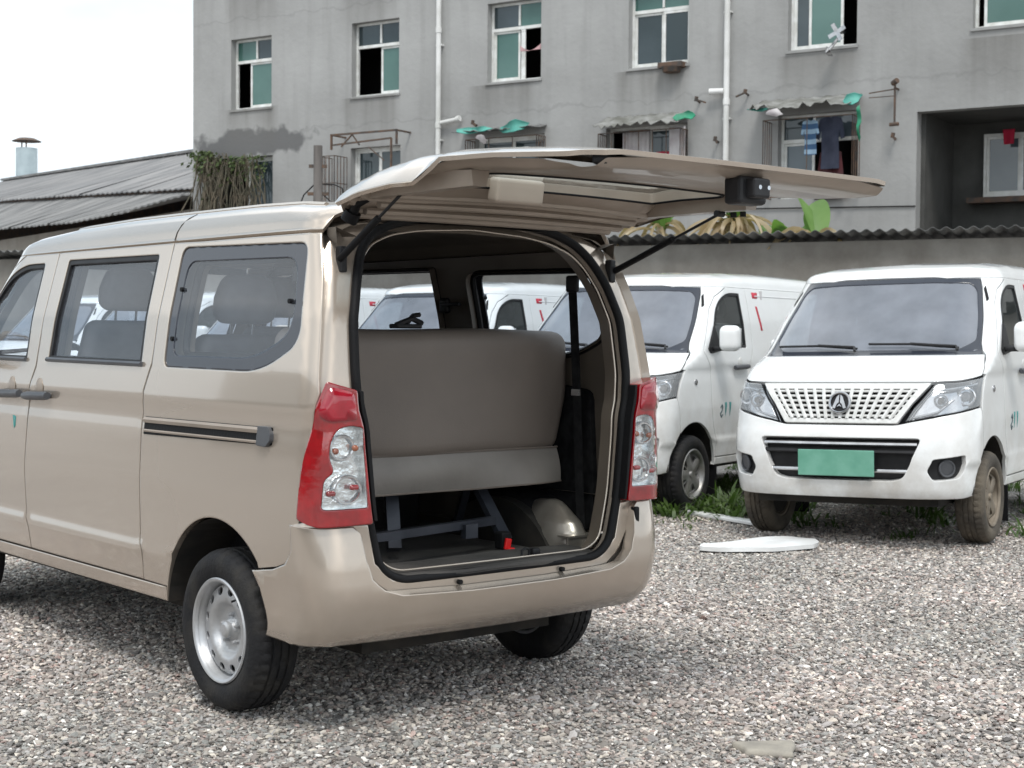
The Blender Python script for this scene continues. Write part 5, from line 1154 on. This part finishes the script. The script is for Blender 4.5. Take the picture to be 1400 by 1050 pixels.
# bracket, lamp arms and other small ironwork
mb = MB(); mb.bar((17.02, -.20, 5.18), (17.02, -.20, 5.86), .03); mb.bar((17.02, 0, 5.80), (17.02, -.22, 5.80), .03); mb.bar((16.55, -.2, 5.74), (17.02, -.2, 5.78), .02); mb.bar((16.55, -.2, 5.66), (17.02, -.2, 5.66), .015); mb.cyl((16.98, -.20, 5.88), (17.08, -.26, 5.92), .05, 10); mb.cyl((16.94, -.22, 5.16), (17.10, -.22, 5.16), .035, 10); mb.build('wall_bracket', M['rust'], bld)
for (x, z, dx) in ((14.15, 5.92, -.18), (13.15, 5.86, .2), (16.98, 4.93, .05), (8.05, 5.76, .08), (13.55, 5.08, .05)):
    mb = MB(); mb.cyl((x, 0, z), (x, -.16, z+.03), .02, 8); mb.bar((x, -.15, z+.03), (x+dx, -.17, z-.04), .03); mb.cyl((x-.01, -.16, z), (x+.01, -.16, z+.09), .035, 10); mb.build('wall_hook', M['rust'], bld)
# exhaust fan poking out of the fifth window
mb = MB(); mb.cyl((16.02, -.05, 6.90), (16.02, -.42, 6.84), .03, 8)
for i in range(4): a = i*1.571+.5; mb.bar((16.02, -.42, 6.84), (16.02+.17*math.cos(a), -.44, 6.84+.17*math.sin(a)), .075, .012, (0, 1, 0))
mb.cyl((15.98, -.20, 6.80), (15.80, -.30, 6.52), .03, 10); mb.cyl((15.84, -.28, 6.54), (15.78, -.30, 6.50), .11, 14, .05)
f = mb.build('propeller_fan', M['chrome_trim']); fac_obj(f, 'small metal propeller fan sticking out of the wide upper window', 'fan')
mb = MB(); mb.box((12.60, -.05, 6.60), (.50, .34, .10)); mb.cyl((12.60, -.12, 6.46), (12.60, -.12, 6.56), .16, 14, .20); fac_obj(mb.build('flower_tray', M['rust']), 'dark tray standing on the sill of the fourth upper window', 'tray')
# withered vine hanging over the first lower window
def vine():
    r = np.random.default_rng(5); mb = MB()
    for i in range(95):
        x = .5+1.7*r.uniform(0, 1)**1.7; y = -r.uniform(.03, .35); z = 5.62-.30*abs(x-.9)*r.uniform(.2, 1)-r.uniform(0, .3); P = [(x, y, z)]; dx = r.normal(0, .10)
        for k in range(6): x += dx*.5+r.normal(0, .05); z -= r.uniform(.18, .34); P.append((x, y+r.normal(0, .03), z))
        mb.tube(P, .008+r.uniform(0, .010), 4)
    o = mb.build('hanging_vine', M['vine']); fac_obj(o, 'withered climbing vine hanging over the first lower window of the apartment block', 'vine')
    V = []; F = []
    for i in range(650):
        a = r.uniform(0, 1); x = .55+r.normal(0, .17) if a < .55 else r.uniform(.5, 2.4); z = 5.62-abs(r.normal(0, .28)) if a < .55 else 5.45-abs(r.normal(0, .30)); y = -.1-abs(r.normal(0, .15)); s = r.uniform(.03, .07); n = Vector(r.normal(0, 1, 3)).normalized(); e1 = n.orthogonal().normalized()*s; e2 = n.cross(e1); c = Vector((x, y, z)); q = len(V)
        V += [c-e1, c+e2*.6, c+e1, c-e2*.6]; F.append((q, q+1, q+2, q+3))
    lf = mesh_from('vine_leaves', V, F, M['vine_green'], o); lf['kind'] = 'stuff'
vine()
mb = MB(); P = [(17.36, -.02, 3.72), (13.8, -.03, 3.80), (9.0, -.03, 3.72)]; mb.tube([Vector(p) for p in P], .012, 5)
P = [(0, -.02, 4.0)]; fac_obj(mb.build('wall_cable', M['rubber']), 'thin dark cable strung low along the grey apartment wall', 'cable')

# ------------------------------------------------------------------ yard wall with corrugated sheets on top
W0 = Vector((11.08, 11.17, 0)); WD = Vector((.391, -.920, 0)).normalized()
wall = empty('yard_wall', W0, math.atan2(WD.y, WD.x)); tag(wall, 'stained grey yard wall topped with dark corrugated sheets behind the vans', 'wall')
mb = MB(); mb.box((-1.0, .12, 1.30), (24.0, .24, 2.66)); wb = mb.build('wall_body', M['block_wall'], wall)
for k in range(14):
    u0 = -13.0+k*1.74; mb = MB(); V = []; F = []; n = 64; tilt = .16+RNG.normal(0, .012); yaw_ = RNG.normal(0, .004)
    for i in range(n+1):
        x = u0+1.80*i/n; w = .021*math.sin(2*math.pi*x/.165)
        for j, yy in enumerate((-.22, .0, .5, 1.0)):
            for dz in (0, -.007): V.append((x, yy, 2.715-yy*tilt+w+dz+(.006 if k % 2 else 0)+yaw_*(x-u0)))
    for i in range(n):
        for j in range(3): a = i*8+j*2; F += [(a, a+8, a+10, a+2), (a+1, a+3, a+11, a+9)]
        a = i*8; F += [(a, a+1, a+9, a+8), (a+6, a+14, a+15, a+7)]
    mesh_from('roof_sheet', V, F, M['sheet_dark'], wall, smooth=True)

far = empty('added_reflection_wall', (-16, -2, 0), rad(78)); tag(far, 'unseen plain grey wall, added for the side of the gold van to reflect', 'wall')  # unseen wall, added to give the van paint something to reflect
mb = MB(); mb.box((0, 0, 1.6), (44, .3, 3.2)); mb.build('wall_body', M['block_wall'], far); mb = MB(); mb.box((0, -.1, 3.26), (44.2, .6, .12)); mb.build('wall_cap', M['sheet_dark'], far)
# ------------------------------------------------------------------ old shed on the left
A = Vector((11.4, 33.9, 0)); E_ = Vector((-.09556, -.99542, 0)); shed = empty('old_shed', (16.63, 47.25, -.486), math.atan2(E_.y, E_.x)); shed.scale = (1.35, 1.35, 1.35); tag(shed, 'low old shed with grey weathered roof sheets on the far left', 'shed')
# local x along the eave towards the camera, local y to the yard's far side
M['shed_wall'] = concrete('crumbling_plaster', (.30, .28, .25), (.20, .18, .155), .8)
M['shed_roof'] = mat('weathered_cement_sheet', (.155, .155, .158), .85, col2=(.25, .243, .24), nscale=1.2, bump=.15, bscale=20, stretch=(1.4, .35, 1))
M['shed_roof2'] = mat('dirty_cement_sheet', (.125, .125, .125), .85, col2=(.22, .215, .21), nscale=1.6, bump=.15, bscale=20, stretch=(1.6, .3, 1))
mb = MB(); mb.box((-4, .6, 1.9), (35, .2, 3.8)); mb.box((13.4, 3.2, 2.3), (.2, 5.4, 4.4)); mb.box((-4, 6.4, 2.9), (35, .2, 6.2)); o_ = mb.build('shed_body', M['shed_wall'], shed); xs2 = np.linspace(-21, 13.3, 12); V = [(x_, 2.08, 2.0) for x_ in xs2]+[(x_, 2.08, float(np.interp(x_, [-24, -7, 0, 8, 14], [5.9, 5.32, 4.98, 4.57, 4.45]))-.02) for x_ in xs2]; mesh_from('roof_step', V, [(i, i+1, i+13, i+12) for i in range(11)], M['rust'], shed)
panel('fallen_plaster', blob(3.6, 3.25, .55, .40, 40, .12, 4), [], lambda u, v: np.stack([u+0*v, .49+0*u+0*v, v+0*u], -1), mat('bare_brick_patch', (.33, .22, .12), .95, col2=(.16, .12, .08), nscale=5, bump=.5, bscale=20), shed, .3, .012, insets=(), lip=0)
def roofz(x, b):
    e = np.interp(x, [-24, 0, 6, 9, 12.5, 13.6], [4.15, 4.0, 3.84, 3.86, 4.0, 3.86]); m_ = np.interp(x, [-24, -7, 0, 8, 14], [5.9, 5.32, 4.98, 4.57, 4.45]); r = np.interp(x, [-24, -2, 14], [7.35, 6.57, 6.1])
    return e, m_, r
for row, (b0, b1, mm) in enumerate(((-.15, 2.1, 'shed_roof2'), (1.95, 6.2, 'shed_roof'))):
    x = -21.0 if row == 0 else -21.0
    while x < 13.4:
        w = 1.05; n = 14; V = []; F = []; jit = RNG.normal(0, .02); sk = RNG.normal(0, .015)
        for i in range(n+1):
            xx = x+w*i/n; e, m_, r = roofz(xx, 0); za, zb = (e-.02, m_-.07) if row == 0 else (m_-.01, r)
            for (b, z) in ((b0+jit+sk*i/n, za), ((b0+b1)/2, (za+zb)/2-.03), (b1, zb)): V += [(xx, b, z+.013*math.cos(2*math.pi*i/n*3)), (xx, b, z-.03+.013*math.cos(2*math.pi*i/n*3))]
        for i in range(n):
            for j in range(2): a = i*6+2*j; F += [(a, a+6, a+8, a+2), (a+1, a+3, a+9, a+7)]
            a = i*6; F += [(a, a+1, a+7, a+6)]
        mesh_from('roof_sheet', V, F, M[mm], shed, smooth=False); x += w-.03
V = []; F = []
mb = MB(); e0 = roofz(-21, 0)[2]; mb.bar((-21, 6.15, roofz(-21, 0)[2]+.05), (-2, 6.15, roofz(-2, 0)[2]+.05), .18, .08); mb.bar((-2, 6.15, roofz(-2, 0)[2]+.05), (13.4, 6.15, roofz(13.4, 0)[2]+.05), .18, .08); mb.build('ridge_cap', M['shed_roof2'], shed)
mb = MB(); mb.cyl((-19.4, 6.6, 6.6), (-19.4, 6.6, 8.40), .40, 28); vt = mb.build('vent_stack', mat('pale_blue_metal', (.42, .50, .53), .5, col2=(.33, .40, .43), nscale=2), shed, True, 40)
mb = MB(); mb.cyl((-19.4, 6.6, 8.66), (-19.4, 6.6, 8.78), .56, 28, .30); 
mb.build('vent_cowl', M['rust'], vt, True, 30)
for q in (-.28, .28): MB().cyl((-19.4+q, 6.5, 8.35), (-19.4+q, 6.5, 8.70), .03, 8).build('vent_post', M['rust'], vt)

# ------------------------------------------------------------------ utility pole
pole = empty('utility_pole', (9.45, 16.0, 0)); tag(pole, 'short weathered utility pole with cross irons in front of the apartment block', 'utility pole')
mb = MB(); mb.cyl((0, 0, -.2), (0, 0, 4.32), .085, 12, .070); mb.build('pole', mat('grey_weathered_wood', (.085, .075, .07), .9, col2=(.16, .145, .135), nscale=5, stretch=(1, 1, .2)), pole, True)
PR = Vector((math.cos(YAW), -math.sin(YAW), 0))
for z, w in ((4.0, .14), (3.57, .16)): MB().bar(PR*-w+Vector((0, 0, z)), PR*w+Vector((0, 0, z)), .05).build('cross_iron', M['rust'], pole)
mb = MB()
mb.tube([PR*.05+Vector((0, 0, 3.72)), PR*.25+Vector((0, 0, 3.72)), PR*.38+Vector((0, 0, 3.66)), PR*.42+Vector((0, 0, 3.4))], .010, 5); mb.tube([PR*-.05+Vector((0, 0, 3.72)), PR*-.22+Vector((0, 0, 3.55)), PR*-.33+Vector((0, 0, 3.25)), PR*-.37+Vector((0, 0, 2.6))], .012, 5); mb.tube([PR*.04+Vector((0, 0, 3.6)), PR*.2+Vector((0, 0, 3.45)), PR*.30+Vector((0, 0, 3.1)), PR*.5+Vector((0, 0, 2.8))], .010, 5)
mb.tube([PR*.02+Vector((0, 0, 3.35)), PR*.2+Vector((0, 0, 3.1)), PR*.34+Vector((0, 0, 2.8))], .010, 5); mb.build('cable_loops', M['rubber'], pole)

# ------------------------------------------------------------------ banana plants behind the wall
def leafmat(name, a, b_, tr=.25):
    m = mat(name, a, .45, col2=b_, nscale=3); t = m.node_tree; p = t.nodes['Principled BSDF']; o = [n for n in t.nodes if n.type == 'OUTPUT_MATERIAL'][0]
    tl = t.nodes.new('ShaderNodeBsdfTranslucent'); tl.inputs[0].default_value = (min(1, a[0]*2.4), min(1, a[1]*2.6), a[2]*1.4, 1); mx_ = t.nodes.new('ShaderNodeMixShader'); mx_.inputs[0].default_value = tr; t.links.new(p.outputs[0], mx_.inputs[1]); t.links.new(tl.outputs[0], mx_.inputs[2]); t.links.new(mx_.outputs[0], o.inputs[0]); return m
M['banana'] = leafmat('banana_leaf', (.10, .19, .045), (.17, .28, .09), .35); M['banana_dry'] = leafmat('dry_banana_leaf', (.27, .20, .115), (.42, .35, .24), .2)
def blade(mb, base, direc, length, width, droop, twist=0.0, nseg=9, curl=.25):
    d = Vector(direc).normalized(); p = Vector(base); side0 = d.cross(Vector((0, 0, 1)));
    if side0.length < .05: side0 = Vector((1, 0, 0))
    side0.normalize(); V = []; F = []
    for i in range(nseg+1):
        u = i/nseg; w = width*(math.sin(math.pi*min(1, u*.93+.06))**.6)*.5; sd_ = Matrix.Rotation(twist*u, 3, d) @ side0; up = sd_.cross(d).normalized()
        V += [p-sd_*w+up*w*curl, p, p+sd_*w+up*w*curl]; p = p+d*(length/nseg); d = (d+Vector((0, 0, -droop/nseg))).normalized()
    for i in range(nseg): a = 3*i; F += [(a, a+1, a+4, a+3), (a+1, a+2, a+5, a+4)]
    mb.add(V, F)
def banana(x, y, h, seed, label, green, dry):
    r = random.Random(seed); t = empty('banana_plant', (x, y, 0)); tag(t, label, 'banana plant', 'banana plants behind the yard wall')
    MB().cyl((0, 0, 0), (0, 0, h), .11, 10, .07).build('trunk', M['banana_dry'], t, True)
    for i in range(green):
        mb = MB(); a = r.uniform(0, 6.28); blade(mb, (0, 0, h-.05), (math.cos(a)*.45, math.sin(a)*.45, 1.0), r.uniform(.55, .85), r.uniform(.28, .42), r.uniform(.3, 1.1), r.uniform(-1, 1)); mb.build('leaf', M['banana'], t, True)
    for i in range(dry):
        mb = MB(); a = r.uniform(0, 6.28); blade(mb, (0, 0, h-r.uniform(0, .25)), (math.cos(a), math.sin(a), .55), r.uniform(.45, 1.05), r.uniform(.04, .12), r.uniform(1.4, 4.2), r.uniform(-3, 3), 9, .8); mb.build('dry_leaf', M['banana_dry'], t, True)
for i, (s_, off, h, lb, ng_, nd) in enumerate(((.45, .9, 2.95, 'small banana plant with a curled dry leaf, leftmost behind the wall', 5, 16), (1.55, .9, 3.0, 'banana plant with a tangle of dry brown leaves behind the wall', 7, 46), (2.30, .9, 2.40, 'banana plant with broad pale green leaves behind the wall', 9, 10), (2.78, .7, 2.75, 'drooping dry banana plant, rightmost of those behind the wall', 2, 12))):
    p = W0+WD*s_+Vector((-WD.y, WD.x, 0))*off; banana(p.x, p.y, h, 11+i, lb, ng_, nd)

# ------------------------------------------------------------------ weeds, litter
M['weed'] = leafmat('weed_leaf', (.045, .085, .02), (.10, .15, .045), .3)
def weeds():
    r = random.Random(4); V = []; F = []
    def tuft(x, y, n, h, w):
        for i in range(n):
            a = r.uniform(0, 6.28); d = Vector((math.cos(a)*r.uniform(.2, .9), math.sin(a)*r.uniform(.2, .9), 1)).normalized(); p = Vector((x+r.gauss(0, .05), y+r.gauss(0, .05), -.01)); L_ = h*r.uniform(.5, 1.2); sd_ = d.cross(Vector((0, 0, 1))).normalized()*w*r.uniform(.5, 1.3); q = len(V)
            for k in range(4):
                u = k/3; ww = sd_*(math.sin(math.pi*(u*.8+.15))); V.extend([p-ww, p+ww]); p = p+d*(L_/3); d = (d+Vector((0, 0, -.45))).normalized()
            for k in range(3): F.append((q+2*k, q+2*k+1, q+2*k+3, q+2*k+2))
    for i in range(400):
        s = r.uniform(-2, 12.5); b = r.uniform(.2, 5.8); x = 4.75+b*.948+.02*s; y = .4+s+b*.3; tuft(x, y, r.randint(8, 16), r.uniform(.08, .34), r.uniform(.005, .014))
    for i in range(45): tuft(4.75+r.gauss(.55, .35), 3.72+r.gauss(.1, .28), 12, r.uniform(.12, .32), .016)
    for i in range(16): tuft(r.uniform(4.2, 5.0), r.uniform(3.4, 4.3), 7, .07, .006)
    for i in range(18): tuft(r.uniform(5.6, 6.6), r.uniform(.2, 1.2), 10, .2, .012)
    o = mesh_from('weeds', V, F, M['weed']); tag(o, 'patchy green weeds growing between and under the parked white vans', 'weeds', kind='stuff')
weeds()
M['foam'] = mat('white_board', (.80, .81, .81), .5, col2=(.68, .68, .67), nscale=4)
fmz = lambda u, v: np.stack([u+0*v, v+0*u, .030+.006*np.sin(u*9)+.004*np.sin(v*23)+0*u], -1)
P = [(3.735, 2.555), (3.70, 2.43), (3.80, 2.28), (4.05, 2.13), (4.28, 2.03), (4.40, 2.06), (4.56, 2.24), (4.56, 2.36), (4.38, 2.44), (4.10, 2.50), (3.88, 2.56)]
P = [(3.66, 2.47), (3.82, 2.33), (4.05, 2.20), (4.36, 2.10), (4.50, 2.17), (4.66, 2.36), (4.58, 2.47), (4.30, 2.52), (4.02, 2.56), (3.78, 2.56)]
b = panel('white_board', roundpoly(P, .03, 3), [], fmz, M['foam'], None, .06, .028, insets=(.01,)); tag(b, 'flat white board lying on the gravel in front of the van with the green plate', 'board')
mb = MB(); rbox(mb, (5.08, 3.80, .022), (.10, 1.55, .03), .01, 5, Matrix.Rotation(-.12, 3, 'Z'), lambda p: np.array([p[0]+.02*math.sin(p[1]*4), p[1], p[2]+.006*math.sin(p[1]*9)]))
b = mb.build('white_strip', M['foam'], None, True); tag(b, 'thin white edging strip lying beside the weeds between two vans', 'strip')
mb = MB(); rbox(mb, (.365, -.905, .002), (.19, .14, .030), .015, 6, Matrix.Rotation(-.7, 3, 'Z'), lambda p: np.array([p[0]*(1+.15*math.sin(p[1]*30)), p[1]*(1+.15*math.sin(p[0]*23)), p[2]]))
b = mb.build('flat_stone', mat('buff_flat_stone', (.36, .33, .28), .85, col2=(.26, .24, .21), nscale=12, bump=.2), None, True); tag(b, 'large flat buff stone lying in the gravel at the bottom right', 'stone')

# ------------------------------------------------------------------ vehicles
hero = empty('passenger_van'); tag(hero, 'champagne gold passenger van in the foreground with its tailgate raised', 'van')
roof(hero, 'gold'); hero_rear(hero)
for sd_ in (-1, 1): hero_side(hero, sd_)
front_end(hero, 'gold', shield='side_glass'); mirror(hero, -1, 'gold'); mirror(hero, 1, 'gold')
hero_inside(hero); tailgate(hero); underbody(hero)
for sd_ in (-1, 1):
    make_wheel(hero, sd_*.805, RWY, sd_, 'tyre', 'rim', 'steel'); make_wheel(hero, sd_*.80, FWY, sd_, 'tyre', 'rim', 'steel')

def cargo_van(name):
    root = empty(name); roof(root, 'white'); front_end(root, 'white', plate=True)
    for sd_ in (-1, 1):
        sm = side_map(sd_); fl = sd_ < 0; d = side_front(root, sd_, 'white', True); mirror(root, sd_, 'white'); side_surface_misc(root, sd_, 'white')
        arc = [p for p in circ(.727, .30, .400, 170, 8, 34)]
        out = [(.02, .345)]+arc+[(1.13, .402)]+[(y, z) for y, z in B_SEAM]+[(1.6, 1.744), (.9, 1.744), (.16, 1.744), (.10, 1.60), (.05, 1.40), (.03, 1.2), (.02, .8)]
        panel('cargo_panel', offset_poly(np.array(out), G*.6), [], sm, M['white'], root, .07, .03, flip=fl)
        # pressed swage in the panel
        for z, y0, y1 in ((1.685, .35, 2.15),):
            q = densify([(y0, z), (y1, z)], .1, False); MB().tube(offmap(sm, -.003, fl)(q[:, 0], q[:, 1]), .008, 6).build('swage_line', M['white'], root, True)
        # red reflective tape: a short block under the gutter and an upright strip
        panel('reflective_tape', [(2.20, 1.715), (2.08, 1.715), (2.10, 1.665), (2.20, 1.665)], [], offmap(sm, .002, fl), M['red_tape'], root, .05, .001, flip=fl, insets=())
        panel('reflective_tape', [(2.175, 1.60), (2.140, 1.60), (2.105, 1.40), (2.14, 1.40)], [], offmap(sm, .002, fl), M['red_tape'], root, .05, .001, flip=fl, insets=())
        panel('pillar_vent', roundpoly([(2.96, 1.685), (2.99, 1.665), (3.06, 1.575), (3.03, 1.59)], .004, 2), [], offmap(sm, .004, fl), M['rubber'], root, .03, .003, flip=fl, insets=())
        panel('side_repeater', circ(3.42, 1.00, .022, 0, 342, 19), [], offmap(sm, .006, fl), M['chrome_trim'], root, .02, .006, flip=fl, insets=())
        # small printed marks on the door
        e_ = tube_on(sm, [(2.98, .79), (2.955, .815), (2.945, .79), (2.955, .765), (2.985, .745), (2.965, .715), (2.94, .735)], .005, 5, False, .001, fl, .01); e_.build('door_lettering', M['ink'], d)
        for q0 in (2.88, 2.80):
            panel('door_lettering', [(q0+.02, .83), (q0-.015, .83), (q0-.005, .76), (q0+.01, .72)], [], offmap(sm, .002, fl), M['teal'], d, .03, .001, flip=fl, insets=())
    rm = rear_map()
    P_out = [(-.80, .36), (.80, .36), (.83, .8), (.83, 1.60), (.80, 1.76), (.70, 1.82), (.45, 1.836), (0, 1.846)]; P_out = P_out+[(-x, z) for x, z in P_out[:1:-1][1:]]+[(-.83, .8)]
    P_out = [(-.80, .36), (.80, .36), (.85, .8), (.85, 1.60), (.82, 1.76), (.70, 1.82), (.45, 1.836), (0, 1.846), (-.45, 1.836), (-.70, 1.82), (-.82, 1.76), (-.85, 1.60), (-.85, .8)]
    panel('rear_door', P_out, [], rm, M['white'], root, .08, .03)
    hm = lambda x, y: roof_map(x, y, 0)-np.array([0, 0, .05]); panel('headlining', [(-.64, 1.9), (.64, 1.9), (.64, 2.55), (.5, 2.86), (-.5, 2.86), (-.64, 2.55)], [], hm, M['liner'], root, .12, 0, flip=True, insets=())
    mb = MB(); mb.box((0, 2.02, 1.10), (1.46, .03, 1.26)); mb.build('bulkhead', M['curtain'], root)
    seat(root, -.42, 2.50, .52); seat(root, .40, 2.50, .52)
    mb = MB(); rbox(mb, (0, 3.22, 1.02), (1.42, .42, .34), .09, 5); mb.build('dashboard', M['darkgrey'], root, True)
    st = MB(); c = Vector((-.40, 2.98, 1.17)); d1 = Vector((1, 0, 0)); d2 = Vector((0, .45, .9)).normalized(); st.tube([c+d1*.19*math.cos(a)+d2*.19*math.sin(a) for a in np.linspace(0, 2*math.pi, 28, endpoint=False)], .014, 8, True); st.bar(c-d1*.18, c+d1*.18, .03); st.build('steering_wheel', M['black'], root, True)
    MB().box((0, 2.7, .50), (1.4, 1.4, .04)).build('cabin_floor', M['carpet'], root)
    underbody(root); wheel_house(root, .727, -1); wheel_house(root, .727, 1); wheel_house(root, FWY, -1); wheel_house(root, FWY, 1)
    for sd_ in (-1, 1):
        MB().box((sd_*.70, FWY-.42, .22), (.20, .012, .24)).build('mud_flap', M['rubber'], root)
        make_wheel(root, sd_*.80, RWY, sd_, 'tyre', 'rim_grey', 'cover'); make_wheel(root, sd_*.80, FWY, sd_, 'tyre', 'rim_grey', 'cover')
    return root
GRP = 'white cargo vans parked in a row'
vA = cargo_van('cargo_van'); S_ = 1.03
def place(o, fx, fy, th, lab, s=S_, roll=0.0, dz=0.0):
    fw = Vector((math.sin(th), math.cos(th), 0)); p = Vector((fx, fy, dz))-fw*L*s; o.location = p; o.rotation_euler = (0, roll, -th); o.scale = (s, s, s); tag(o, lab, 'van', GRP)
vB = copy_tree(vA); vC = copy_tree(vA); vD = copy_tree(vA); vE = copy_tree(vA); vF = copy_tree(vA)
place(vA, 4.52, 2.038, 4.389, 'white cargo van with a green number plate and muddy wheels, at the right edge', 1.035, rad(1.3), .0)
place(vB, 4.274, 4.551, 4.410, 'white cargo van seen right of the gold van, left of the green-plated one')
place(vC, 4.599, 7.714, 4.399, 'white cargo van seen through the open tailgate of the gold van')
place(vD, 4.45, 10.5, 4.40, 'white cargo van seen through the rear side window of the gold van')
place(vE, 4.45, 13.5, 4.40, 'white cargo van seen through the sliding door window of the gold van')
place(vF, 4.50, 16.4, 4.40, 'white cargo van seen through the front door window of the gold van')
# the right-hand van's own muddy wheels
for w in [c for c in vA.children if c.name.startswith('wheel') and not c.name.startswith('wheel_h')]:
    for c in w.children:
        if c.type != 'MESH': continue
        c.data = c.data.copy()
        if c.name.startswith('tyre'): c.data.materials[0] = M['tyre_dirty']
        elif c.name.startswith(('rim', 'hub')): c.data.materials[0] = M['rim_dirty']
